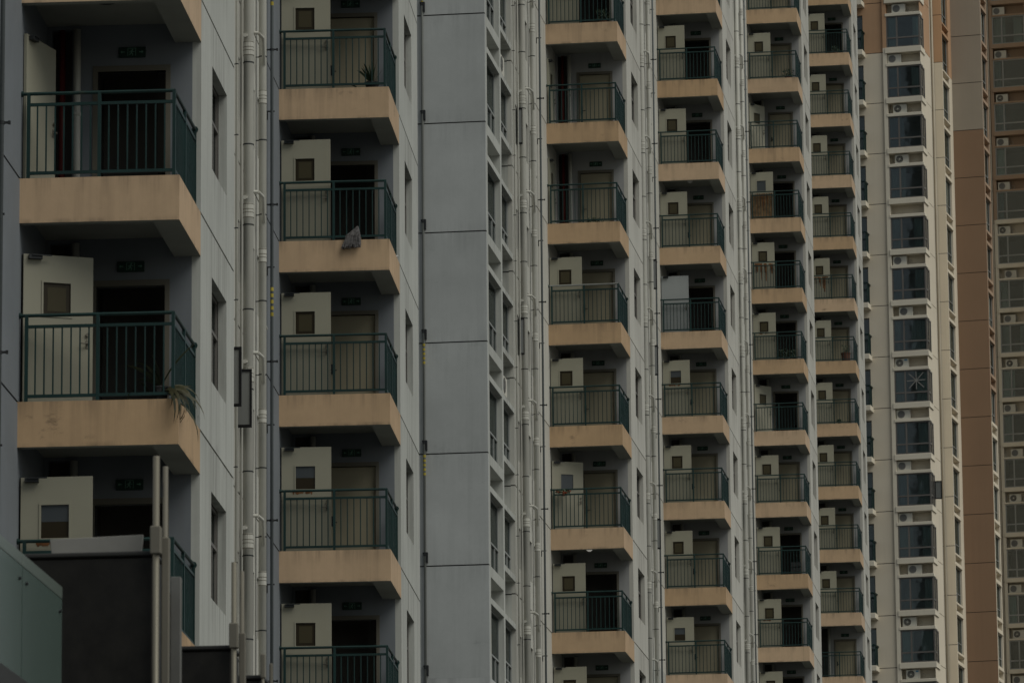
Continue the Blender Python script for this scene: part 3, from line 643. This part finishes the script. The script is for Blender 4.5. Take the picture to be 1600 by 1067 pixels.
# left bay ---------------------------------------------------------------
mb = MB(); mb.box(-.09, 2.06, -.05, .6, 2.67, 3.0); mb.box(2.0, 2.06, .6, 1.16, 2.67, 3.0); LEDGE_T = mb.mesh('bay_ledge', 'cream_trim', bevel=.012)
mb = MB(); mb.box(-.05, 2.04, -.03, .6, 1.88, 2.06); LEDGE_B = mb.mesh('bay_ledge', 'cream_trim', bevel=.012)
mb = MB(); mb.box(0, 1.96, .55, .68, 2.06, 2.67); NICHE_BACK = {m: mb.mesh('niche_wall', m) for m in ('cream', 'orange')}
mb = MB(); mb.box(-.22, 0, 0.0, .7, 0, 3.0); PIER_L = {m: mb.mesh('pier', m) for m in ('cream_trim', 'orange')}
mb = MB(); mb.box(1.97, 2.0, .0, .6, 2.06, 2.67); mb.box(1.86, 2.0, 1.16, 2.97, 0, 2.965); mb.box(1.86, 1.97, 1.16, 2.97, 2.965, 3, 1); mb.box(1.86, 2.0, .601, 1.159, 1.88, 2.669)
PIER_R = {m: mb.mesh('wall_panel', [m, 'sealant']) for m in ('cream', 'orange')}
mb = MB(); mb.panel('B', .12, .15, -3.6, -.22, -.21, 2.79, [(-3.2, -1.40, -.16, 2.1)], lip=.04); WALL_L = {m: mb.mesh('wall_panel', [m, 'sealant']) for m in ('cream', 'orange')}
mb = MB(); mb.box(-3.4, -1.27, -.75, .119, 2.54, 2.84); BSLAB = mb.mesh('balcony', 'cream_trim', bevel=.01)
mb = MB()
for z in (2.90, 3.95): mb.box(-3.35, -1.31, -.72, -.69, z - .02, z + .02); mb.box(-1.34, -1.31, -.69, .11, z - .02, z + .02)
mb.box(-3.38, -1.27, -.75, -.66, 3.97, 4.03); mb.box(-1.37, -1.27, -.66, .11, 3.97, 4.03)
for x in (-2.3, -1.325): mb.box(x - .02, x + .02, -.725, -.685, 2.84, 3.97)
BRAIL = mb.mesh('railing', 'railing')
mb = MB()
for k in range(18): mb.box(-3.3 + .11 * k - .009, -3.3 + .11 * k + .009, -.715, -.695, 2.92, 3.93)
for k in range(7): mb.box(-1.335, -1.317, -.59 + .1 * k - .009, -.59 + .1 * k + .009, 2.92, 3.93)
BBARS = mb.mesh('balusters', 'railing')
mb = MB(); mb.box(-3.2, -1.40, .275, 1.5, -.19, 2.12, skip='f'); BROOM = mb.mesh('room_interior', 'interior')
mb = MB(); mb.box(-3.2, -1.4, .20, .25, 2.02, 2.10); mb.box(-3.2, -1.4, .20, .25, -.16, -.10); mb.box(-1.45, -1.4, .2, .25, -.1, 2.02); mb.box(-2.35, -2.29, .2, .25, -.1, 2.02); BDOOR = mb.mesh('balcony_door', 'win_frame_brown')
mb = MB(); mb.box(-2.29, -1.45, .22, .226, -.1, 2.02); BPANE = mb.mesh('pane', 'pane_teal')
def front_window(u0, u1, z1, mul, tr, side=0.0, fr=.07, m='win_frame_brown'):
    mb = MB()
    mb.box(u0, u1, .02, .09, 0, fr); mb.box(u0, u1, .02, .09, z1 - fr, z1); mb.box(u0, u0 + fr, .02, .09, fr, z1 - fr); mb.box(u1 - .09, u1, .02, .09, fr, z1 - fr)
    mb.box(mul - .045, mul + .045, .015, .09, fr, z1 - fr)
    for a, b in ((u0 + fr, mul - .045), (mul + .045, u1 - .09)): mb.box(a, b, .02, .09, tr - .045, tr + .045)
    panes = []
    for a, b in ((u0 + fr, mul - .045), (mul + .045, u1 - .09)):
        for c, d in ((fr, tr - .045), (tr + .045, z1 - fr)):
            q = MB(); q.box(a + .001, b - .001, .052, .058, c + .001, d - .001); panes.append(q.mesh('pane', 'pane_teal'))
    if side:
        x0, x1 = u1 - .07, u1 - .0
        mb.box(x0, x1, .091, side, 0, fr); mb.box(x0, x1, .091, side, z1 - fr, z1); mb.box(x0, x1, side - fr, side, fr, z1 - fr); mb.box(x0, x1 + .004, side * .48, side * .48 + .05, fr, z1 - fr)
        mb.box(x0, x1, .091, side * .48, tr - .045, tr + .045)
        for a, b in ((.092, side * .48), (side * .48 + .05, side - fr)):
            q = MB(); q.box(x0 + .03, x0 + .036, a + .001, b - .001, fr, z1 - fr); panes.append(q.mesh('pane', 'pane_teal'))
    return mb.mesh('window', m), panes
FW = front_window(0.0, 2.0, 1.88, .63, .58, 1.16)
mb = MB(); mb.box(0.0, 1.855, .40, 1.75, 0.01, 1.87, skip='f'); FROOM = mb.mesh('room_interior', 'room')
AC_OFF = {-2: .3, -1: .33, 0: 0.02, 1: .28, 2: .32, 3: None, 4: .06, 5: .34, 6: .03, 7: .05, 8: .02, 9: .02, 10: .5, 11: .12, 12: .25, 13: .1, 14: .2}
AC_DARK = {1, 2, 6, 11, 12}
CUR = {}
n_ac = 0
def decorate_window(w_, u0, u1, h, seed, prob=.85):
    r = random.Random(seed)
    for side in (0, 1):
        if r.random() < prob:
            L_ = r.uniform(.3, .85); m = r.choice(('curtain', 'curtain_blue', 'curtain', 'curtain_and_glare' if r.random() < .6 else 'curtain'))
            put('curtain', curtain_mesh(L_, h - .15, m, seed + side, 'x'), w_, (u0 + .08 if side == 0 else u1 - .15 - L_, .17 + .05 * side, .06))
for i in rows:
    zb = ZT - 3 * i; z = zb + G; m = tone(zb + .5, 'cream', 'orange')
    put('bay_ledge', LEDGE_T, b3, (0, 0, z - 3)); put('bay_ledge', LEDGE_B, b3, (0, 0, z))
    put('niche_wall', NICHE_BACK['cream'], b3, (0, 0, z)); put('pier', PIER_L['orange' if m == 'orange' else 'cream_trim'], b3, (0, 0, z)); put('wall_panel', PIER_R[m], b3, (0, 0, z)); put('wall_panel', WALL_L[m], b3, (0, 0, z))
    w_ = put('window', FW[0], b3, (0, 0, z))
    for pm in FW[1]: put('pane', pm, w_)
    put('room_interior', FROOM, w_); decorate_window(w_, 0, 2.0, 1.88, i * 11 + 3)
    if i == 7:      # taped star on the big pane
        mb = MB()
        for a in range(4):
            t = a * math.pi / 4 + .02; cx, cz = 1.27, 1.27; L_ = .62 if a % 2 else .55
            dx, dz = math.cos(t) * L_, math.sin(t) * L_ * (.95 if a == 2 else 1); nx, nz = -math.sin(t) * .025, math.cos(t) * .025
            y = .049 - a * .0006
            k = len(mb.v); mb.v += [(cx - dx - nx, y, cz - dz - nz), (cx + dx - nx, y, cz + dz - nz), (cx + dx + nx, y, cz + dz + nz), (cx - dx + nx, y, cz - dz + nz)]; mb.f.append((k, k + 1, k + 2, k + 3)); mb.m.append(0)
        put('tape_star', mb.mesh('tape_star', 'board'), w_)
    if i == 9:
        s_ = put('open_sash', SASH, b3, (2.0, 1.1, z + .5), math.radians(4)); put('pane', SASHPANE, s_)
    bs = put('balcony', BSLAB, b3, (0, 0, z - 3)); put('railing', BRAIL, bs); put('balusters', BBARS, bs)['kind'] = 'stuff'
    put('room_interior', BROOM, b3, (0, 0, z)); d_ = put('balcony_door', BDOOR, b3, (0, 0, z)); put('pane', BPANE, d_)
    off = AC_OFF.get(i)
    if off is not None and -2 <= i - 0 <= 13:
        zz = zb - 3 + 2.06       # niche below this row's window
        ac(F3.w(off, .14, zz), -YAW3, 'white air conditioner under the %s left-hand bay window of cream tower, counted from top' % ORD[i + 2], 'air conditioners under the left bay windows', i in AC_DARK, i in (6, 12))
# pipe strip and narrow windows left of the brown wall ------------------------
SV = 17.2
mb = MB(); mb.panel('B', SV, .12, -1.6, .05, .46, 3.46, lip=.035); STRIP = {m: mb.mesh('wall_panel', [m, 'sealant']) for m in ('cream', 'orange')}
NW = side_window(1.85, 2.20, .62, [.7], .10, .05, 'win_frame')
mb = MB(); mb.box(-.8, -.17, -.02, 1.87, -.02, 2.22, skip='r'); NROOM = mb.mesh('room_interior', 'room')
def narrow_parts(x, y0, y1, wy0, wy1, zw0, zw1, n0, n1, m):
    mb = MB(); mb.panel('A', x, .5, y0, y1, zw0 - .0, zw0 + 3.0, [(wy0, wy1, zw0, zw1), (wy0, wy1, n0, n1)])
    mb.box(x - .12, x + .05, wy0 - .04, wy1 + .04, zw1 + .02, zw1 + .12); mb.box(x - .12, x + .05, wy0 - .04, wy1 + .04, n1 + .03, n1 + .13)
    mb.box(x - .49, x - .35, wy0 + .001, wy1 - .001, n0 + .001, n1 - .001)
    return mb.mesh('wall_panel', m)
NPL = {m: narrow_parts(.05, SV + .121, 20.298, 17.35, 19.3, .05, 2.24, 2.51, 2.86, m) for m in ('cream', 'orange')}
NPR = {m: narrow_parts(1.92, 20.43, 22.45, 20.60, 22.2, -.45, 1.55, 1.84, 2.28, 'orange_dull' if m == 'orange' else m) for m in ('cream', 'orange')}
NW2 = side_window(1.60, 2.0, .55, [.6], .10, .05, 'win_frame')
mb = MB(); mb.cyl((0, 0, 0), (0, 0, ROOF3), .065, n=12); put('drain_pipe', mb.mesh('drain_pipe', 'pipe_cream', smooth=True), b3, (-.53, SV - .09, .02))
mb = MB(); mb.cyl((0, 0, 0), (0, 0, ROOF3), .05, n=12); put('drain_pipe', mb.mesh('drain_pipe', 'pipe_cream', smooth=True), b3, (1.97, 3.06, .02))
mb = MB(); mb.panel('B', 20.3, .12, -.6, 1.92, 0, 3.0, lip=.04); BROWN = {m: mb.mesh('wall_panel', [m, 'sealant']) for m in ('brown', 'taupe')}
mb = MB(); mb.panel('B', 41.37, .12, 2.7, 8.0, 0, 3.0, lip=.04); SHADE_WING = {m: mb.mesh('wall_panel', [m, 'sealant']) for m in ('brown', 'taupe')}  # front of an unseen wing, added to shade the far-right bay
for i in rows:
    zb = ZT - 3 * i; z = zb + G; hi = zb > CHG - .5
    put('wall_panel', STRIP['orange' if zb + .5 > CHG + 2.5 else 'cream'], b3, (0, 0, z)); put('wall_panel', NPL['orange' if zb + .5 > CHG + 2.5 else 'cream'], b3, (0, 0, z))
    w_ = put('window', NW[0], b3, (.05, 17.40, z + .05))
    for pm in NW[1]: put('pane', pm, w_)
    put('room_interior', NROOM, w_); put('curtain', curtain_mesh(.6, 2.0, 'curtain_and_glare', i), w_, (-.165, .48, .08))  # pale sheet stands in for bright sky reflected by the left pane
    put('wall_panel', SHADE_WING['taupe' if zb - .17 > CHG - .3 else 'brown'], b3, (0, 0, z - .17)); put('wall_panel', BROWN['taupe' if zb - .17 > CHG - 3 + 2.7 else 'brown'], b3, (0, 0, z - .17)); put('wall_panel', NPR['orange' if zb > CHG - 20 else 'cream'], b3, (0, 0, z))
    w_ = put('window', NW2[0], b3, (1.92, 20.6, z - .45))
    for pm in NW2[1]: put('pane', pm, w_)
    put('room_interior', NROOM, w_, (0, 0, 0)); put('curtain', curtain_mesh(.55, 1.8, 'curtain_and_glare', i + 50), w_, (-.165, .45, .08))  # same pale sheet as a painted sky reflection
# right bay ----------------------------------------------------------------------
RV = 45.2
rows2 = list(range(-4, 15))
FW2 = front_window(-1.75, .45, 1.91, -1.10, .56, 1.0, m='win_frame')
mb = MB(); mb.box(-1.75, .30, .40, 1.75, .01, 1.9, skip='f'); FROOM2 = mb.mesh('room_interior', 'interior')
def rb(m, mt):
    o = {}
    mb = MB(); mb.box(-1.84, .51, -.05, .6, 2.72, 3.0); o['t'] = mb.mesh('bay_ledge', mt, bevel=.012)
    mb = MB(); mb.box(-1.80, .49, -.03, .6, 1.91, 2.02); o['b'] = mb.mesh('bay_ledge', mt, bevel=.012)
    mb = MB(); mb.box(-1.75, .41, .55, .68, 2.02, 2.72); o['n'] = mb.mesh('niche_wall', m)
    mb = MB(); mb.box(-1.95, -1.75, 0, .7, 0, 3.0); o['p'] = mb.mesh('pier', mt)
    mb = MB(); mb.box(.42, .45, 0, .6, 2.02, 2.72); mb.box(.31, .45, 1.0, 4.0, 0, 2.965); mb.box(.31, .42, 1.0, 4.0, 2.965, 3.0, 1); mb.box(.31, .45, .601, .999, 1.91, 2.719); o['r'] = mb.mesh('wall_panel', [m, 'sealant'])
    mb = MB(); mb.panel('B', .10, .15, -4.5, -1.95, -.2, 2.8, lip=.04); o['w'] = mb.mesh('wall_panel', [m, 'sealant'])
    return o
RB3 = {'cream': rb('cream', 'cream_trim'), 'orange': rb('orange_dull', 'orange_dull')}
mb = MB(); mb.cyl((0, 0, 0), (0, 0, ROOF3), .055, n=12); put('drain_pipe', mb.mesh('drain_pipe', 'pipe_cream', smooth=True), b3, (-2.07, RV + .02, .02))
AC2 = [0.02, .03, .0, .05, .08, .03, .05, .0, .32, .18, .22, .0, .4, .22, .2, .05, .2, .1, .2]
for n, i in enumerate(rows2):
    zb = 86.7645 - 3 * i; z = zb + G; k = RB3['orange' if zb > CHG - .5 else 'cream']; kn = RB3['orange' if zb - 1 > CHG - .5 else 'cream']
    base = (0, RV, z)
    put('bay_ledge', kn['t'], b3, (0, RV, z - 3)); put('bay_ledge', k['b'], b3, base); put('niche_wall', k['n'], b3, base); put('pier', k['p'], b3, base); put('wall_panel', k['r'], b3, base); put('wall_panel', k['w'], b3, base)
    w_ = put('window', FW2[0], b3, base)
    for pm in FW2[1]: put('pane', pm, w_)
    put('room_interior', FROOM2, w_); decorate_window(w_, -1.75, .4, 1.9, i * 7 + 200, .6)
    if 1 <= n < 18:
        ac(F3.w(-1.72 + AC2[n], RV + .14, zb - 3 + 2.02), -YAW3, 'white air conditioner under the %s window of the far right bay, counted from top' % ORD[n - 1], 'air conditioners under the far right bay windows', n % 3 == 1, False)
mb = MB()
mb.box(-14, -3.601, .28, 44.9, 0, ROOF3); mb.box(-3.6, -1.7, 1.6, 22.4, 0, ROOF3); mb.box(-1.7, 1.85, 1.8, 2.96, 0, ROOF3); mb.box(-1.7, -.65, 2.961, SV - .01, 0, ROOF3)
mb.box(-1.7, -.5, SV + .13, 20.25, 0, ROOF3); mb.box(-1.7, 1.3, 20.43, 22.4, 0, ROOF3); mb.box(-3.6, -2.75, 22.41, 44, 0, ROOF3)
mb.box(-4.5, -1.76, RV + .26, RV + 10, 0, ROOF3); mb.box(-1.76, .3, RV + 1.8, RV + 12, 0, ROOF3)
mb.box(2.7, 12, 41.5, 60, 0, ROOF3); mb.box(.3, 2.7, 47, 60, 0, ROOF3)  # added off-frame wing that keeps sun and sky off the right bay
zl, zh = ZT - 3 * 14 + G - .3, ZT + 9 + G
for z0, z1, m_ in ((0, zl, 0), (zh, ROOF3, 1)):
    mb.box(-3.6, 1.99, .05, 1.79, z0, z1 - (0 if z0 else .1), m_); mb.box(-1.6, .04, SV, SV + .12, z0, z1, m_); mb.box(-.6, 1.91, 20.3, 20.42, z0, z1, m_)
mb.box(-4.4, .44, RV + .01, RV + 1.7, 0, 86.76 - 42 + G - .4); mb.box(-4.4, .44, RV + .01, RV + 1.7, 86.76 + 15 + G + .1, ROOF3, 1)
put('wall_core', mb.mesh('wall_core', ['cream', 'orange']), b3)

# ------------------------------------------------------------------ footbridge corner in the near left foreground
YF = 0.096
FF = Frame(0, 0, YF)
fb = thing('footbridge', 'dark stone footbridge edge with frosted glass balustrade, bottom left corner', 'footbridge', FF.w(-6.2, 20, GROUND), -YF)
def fbp(x, y, z): return (x + 6.2, y - 20, z + G)
def part(name, mb, m, bevel=0.0, smooth=False): return put(name, mb.mesh(name, m, bevel, smooth), fb, fbp(0, 0, -0.0))
mb = MB(); mb.box(-7.6, -5.40, 25.2, 29.7, 3.75, 4.0); part('deck_edge', mb, 'stone_cap', .01)
for y0, y1 in ((25.22, 26.79), (26.81, 28.38), (28.40, 29.60)):
    mb = MB(); mb.box(-5.485, -5.465, y0, y1, 4.002, 4.66); p_ = part('glass_panel', mb, 'balustrade_glass')
    mb = MB(); mb.box(-5.487, -5.463, y0, y1, 4.6605, 4.735); put('glass_top', mb.mesh('glass_top', 'balustrade_edge', .004), p_)
    for y, z in ((y0 + .09, 4.58), (y1 - .09, 4.58)):
        mb = MB(); mb.cyl((-5.464, y, z), (-5.452, y, z), .010, n=10); put('glass_bolt', mb.mesh('glass_bolt', 'metal_dark'), p_)
def pier(x0, x1, y, ztop, zpole, w, sx):
    mb = MB(); mb.box(x0, x1, y, y + .32, GROUND, ztop - .03); part('stone_pier', mb, 'stone_black', .012)
    mb = MB(); mb.box(x0 - .01, x1 + .01, y - .012, y + .33, ztop - .029, ztop); part('pier_cap', mb, 'stone_cap', .008)
    mb = MB(); mb.cyl((sx, y - .05, GROUND), (sx, y - .05, zpole), w, n=16); pl = part('steel_pole', mb, 'steel', smooth=True)
    mb = MB(); mb.box(sx - w * 1.6, sx + w * 1.6, y - .05 - w * 1.6, y - .05 + w * 1.6, ztop - .03, ztop + .135); put('pole_sleeve', mb.mesh('pole_sleeve', 'steel_dull', .006), pl)
    s2 = sx + .043
    mb = MB(); mb.cyl((s2, y + .02, GROUND), (s2, y + .02, zpole - .05), w * .8, n=16); pl = part('steel_pole', mb, 'steel_dull', smooth=True)
    mb = MB(); mb.box(s2 - w * 1.0, s2 + w * 1.35, y + .02 - w, y + .02 + w, GROUND, ztop + .08); put('pole_sleeve', mb.mesh('pole_sleeve', 'steel_dull', .006), pl)
pier(-5.80, -5.0, 30.0, 4.998, 5.548, .020, -4.978)
pier(-5.50, -5.085, 33.6, 4.965, 5.50, .018, -5.062)
pier(-5.40, -5.075, 34.9, 4.95, 4.955, .010, -5.06)
mb = MB(); mb.box(-5.145, -5.083, 31.5, 31.56, GROUND, 5.085); part('side_wall', mb, 'concrete', .003)
mb = MB(); mb.box(-5.6, -5.15, 31.3, 31.6, GROUND, 5.0); part('stone_pier', mb, 'stone_black', .01)
bd = MB(); bd.v = [(0.012, 0, 0), (.545, 0, -.002), (.555, 0, .105), (0, 0, .09), (0.012, .02, 0), (.545, .02, -.002), (.555, .02, .105), (0, .02, .09)]
bd.f = [(0, 1, 2, 3), (5, 4, 7, 6), (0, 4, 5, 1), (1, 5, 6, 2), (2, 6, 7, 3), (3, 7, 4, 0)]; bd.m = [0] * 6
x_, y_, z_ = FF.w(-5.625, 30.05, 4.999)
tag(put('board', bd.mesh('board', 'board', .003), None, (x_, y_, z_), -YF), 'pale board propped on top of the black stone pier, bottom left', 'board')

# ------------------------------------------------------------------ plants, mop and clutter on the balconies
def blade(p, az, L, w, up, droop, n=7, twist=0.0):
    pts, ws = [], []; x, y_, z = p; el = up; st = L / n
    for k in range(n + 1):
        pts.append((x, y_, z)); t = k / n; ws.append(w * (math.sin(math.pi * min(1, .18 + t * .82)) ** .7) + .0006)
        x += math.cos(az) * math.cos(el) * st; y_ += math.sin(az) * math.cos(el) * st; z += math.sin(el) * st; el -= droop / n
    side = (-math.sin(az) * math.cos(twist), math.cos(az) * math.cos(twist), math.sin(twist))
    return pts, ws, side
def leafy(fr, x, y, z, label, blades, pot=True, mats=('leaf', 'leaf_edge'), potm='pot_dark', pr=.11, ph=.17):
    t = thing('potted_plant', label, 'potted plant', fr.w(x, y, z), -fr.yaw)
    mb = MB(); mb.cyl((0, 0, 0), (0, 0, ph), pr * .75, pr, n=14); mb.cyl((0, 0, ph), (0, 0, ph + .02), pr * 1.08, n=14); put('pot', mb.mesh('pot', potm), t)
    for b in blades:
        pts, ws, side = blade(*b); mb = MB(); mb.strip(pts, ws, side, 0)
        mb.strip([(q[0], q[1] + .001, q[2] + .002) for q in pts], [w_ * 1.18 for w_ in ws], side, 1); put('leaf', mb.mesh('leaf', list(mats)), t)
    return t
R_ = random.Random(5)
bl = []
for k in range(12): bl.append(((0, 0, .17), R_.uniform(1.8, 4.2), R_.uniform(.3, .6), .020, R_.uniform(.9, 1.5), R_.uniform(.5, 1.4), 7, 1.0))
for k in range(20): bl.append(((.05, -.02, .12), R_.uniform(-1.1, .45), R_.uniform(.3, .75), .020, R_.uniform(.0, .7), R_.uniform(1.6, 3.2), 8, .9))
bl.append(((0, 0, .17), .1, .75, .02, 1.15, .5, 8, 1.2)); bl.append(((0, 0, .17), .0, .42, .02, .15, .25, 8, .7)); bl.append(((-.3, -.05, .1), -2.4, .3, .014, .6, 3.6, 8, .5)); bl.append(((.2, -.02, .0), -.5, .75, .012, -.5, 1.2, 8, .5)); bl.append(((-.15, 0, .1), -2.0, .3, .012, .9, 1.2, 8, .5))
leafy(F1, 1.86, .17, Z1[3] + TH, 'straggly variegated spider plant spilling over the leftmost balcony corner', bl)
bl = [((0, 0, .12), R_.uniform(0, 6.28), R_.uniform(.28, .5), .022, R_.uniform(.75, 1.5), R_.uniform(-.1, .4), 6, R_.uniform(0, 1.5)) for k in range(16)] + [((-.3, 0, .06), 3.2, .3, .015, .5, .6, 6, .8)]
leafy(F1, 1.78, V2 + .22, Z2[1] + TH, 'dark spiky agave on the topmost balcony of the second column', bl, mats=('leaf_dark', 'leaf_dark'), ph=.12, pr=.14)
# mop
t = thing('mop', 'grey string mop drooping through the railing of second balcony column', 'mop', F1.w(1.20, V2 + .03, Z2[2] + TH), -YAW1)
R2 = random.Random(9)
mb = MB()
for k in range(70):
    f = k / 69; yb = -.045 - R2.uniform(0, .07)
    top = (.31 + R2.uniform(-.012, .012), .0, .25 + R2.uniform(-.01, .02))
    end = (.02 + .35 * f + R2.uniform(-.02, .02), yb - .02, -.155 + R2.uniform(-.04, .03) + .02 * f)
    midp = (.09 + .27 * f + R2.uniform(-.01, .01), yb * .8, .05 + .02 * f + R2.uniform(-.03, .03))
    mb.tube([top, midp, end], .0105, 5)
put('mop_head', mb.mesh('mop_head', 'mop'), t)
mb = MB(); mb.tube([(.31, .0, .25), (.32, .45, .16), (.34, 1.1, .02)], .013, 8); put('mop_handle', mb.mesh('mop_handle', 'wood'), t)
mb = MB(); mb.cyl((0, 0, 0), (.16, .1, .02), .012, n=8); tag(put('stick', mb.mesh('stick', 'white'), None, F1.w(1.98, V2 + 1.55, Z2[2] + TH + .01), -YAW1), 'short white stick poking out beside the mop balcony', 'stick')
# shoe rack-like dark crate behind the mop
def crate(fr, x, y, z, label, m='pot_dark', w=.30, h=.16, d=.2):
    t = thing('crate', label, 'crate', fr.w(x, y, z), -fr.yaw)
    mb = MB(); mb.box(0, w, 0, d, 0, .02); put('base', mb.mesh('base', m), t)
    mb = MB()
    for k in range(3):
        for (a, b, c, e) in ((0, w, -.008, 0), (0, w, d, d + .008), (-.008, 0, 0, d), (w, w + .008, 0, d)): mb.box(a, b, c, e, .02 + k * h / 3, .02 + k * h / 3 + h / 4.5)
    put('slatted_side', mb.mesh('slatted_side', m), t)
crate(F1, 1.28, V2 + 1.5, Z2[2] + TH, 'dark slatted crate standing behind the mop on second column balcony')
def bush(fr, x, y, z, label, r, h, n, seed, pr=.12, ph=.2, potm='clay', leafm='leaf_dark', flowers=0):
    t = thing('potted_plant', label, 'potted plant', fr.w(x, y, z), -fr.yaw); rr = random.Random(seed)
    mb = MB(); mb.cyl((0, 0, 0), (0, 0, ph), pr * .8, pr, n=12); mb.cyl((0, 0, ph - .03), (0, 0, ph), pr * 1.1, n=12); put('pot', mb.mesh('pot', potm), t)
    mb = MB(); fl = MB()
    for k in range(5): a = rr.uniform(0, 6.28); mb.cyl((0, 0, ph), (math.cos(a) * r * .5, math.sin(a) * r * .5, ph + h * .7), .006, n=5)
    for k in range(n):
        a = rr.uniform(0, 6.28); q = r * rr.random() ** .5; zz = ph + h * rr.uniform(.1, 1); s_ = rr.uniform(.025, .06)
        p = Vector((math.cos(a) * q, math.sin(a) * q, zz)); d1 = Vector((rr.uniform(-1, 1), rr.uniform(-1, 1), rr.uniform(-.5, 1))).normalized() * s_; d2 = d1.orthogonal().normalized() * s_ * .45
        mb.quad(tuple(p - d1), tuple(p - d2), tuple(p + d1), tuple(p + d2))
    put('foliage', mb.mesh('foliage', leafm), t)['kind'] = 'stuff'
    if flowers:
        for k in range(flowers):
            p = Vector((rr.uniform(-r, r), rr.uniform(-.05, .05), ph + rr.uniform(.3, 1) * h * .9))
            for q in range(4):
                d1 = Vector((rr.uniform(-1, 1), rr.uniform(-1, 1), rr.uniform(-1, 1))).normalized() * .035; d2 = d1.orthogonal().normalized() * .02; fl.quad(tuple(p - d1), tuple(p - d2), tuple(p + d1), tuple(p + d2))
        put('flowers', fl.mesh('flowers', 'flower'), t)['kind'] = 'stuff'
    return t
zf = TH - .02
bush(F2, 1.65, VC[0] + .45, ZC[0][1] + zf, 'dark leafy plant on the topmost third column balcony at frame top', .22, .3, 90, 1)
bush(F2, 1.35, VC[0] + .3, ZC[0][3] + zf, 'low trailing plant at railing foot of third column, two floors below top', .3, .12, 90, 2, pr=.10, ph=.05)
bush(F2, .38, VC[0] + .08, ZC[0][6] + zf + 1.0, 'red flowering trailing plant on railing of third column', .22, .10, 60, 3, pr=.05, ph=.06, flowers=16)
bush(F2, 1.65, VC[2] + .5, ZC[2][2] + zf, 'round dark bush at right corner of fifth column balcony near top', .26, .30, 120, 4)
bush(F2, 1.1, VC[2] + .7, ZC[2][6] + zf, 'tall dark shrub in doorway of fifth column mid height', .25, .45, 110, 5)
bush(F2, 1.5, VC[2] + .9, ZC[2][6] + zf, 'smaller dark shrub right of the tall one on fifth column', .2, .4, 80, 15)
bush(F2, 1.45, VC[3] + .45, ZC[3][2] + zf, 'dark green plant on the topmost rightmost column balcony', .26, .25, 110, 6)
bush(F2, 1.62, VC[3] + .5, ZC[3][7] + zf, 'leafy plant in big reddish square pot on rightmost balcony column', .25, .42, 70, 7, pr=.22, ph=.48)
bush(F2, 1.25, VC[3] + .3, ZC[3][8] + zf, 'small round cactus-like plant on rightmost balcony column below the reddish pot', .12, .2, 70, 8, pr=.08, ph=.08)
crate(F2, 1.35, VC[2] + .8, ZC[2][9] + zf, 'dark stacked crate inside fifth column balcony near bottom', w=.4, h=.7, d=.35)
crate(F2, 1.0, VC[2] + 1.2, ZC[2][4] + zf, 'dark low crate on fifth column balcony with the rustiest door', w=.55, h=.35, d=.35)

# ------------------------------------------------------------------ render settings
scene.render.engine = 'CYCLES'
scene.cycles.max_bounces = 7; scene.cycles.diffuse_bounces = 2; scene.cycles.glossy_bounces = 3; scene.cycles.transparent_max_bounces = 12
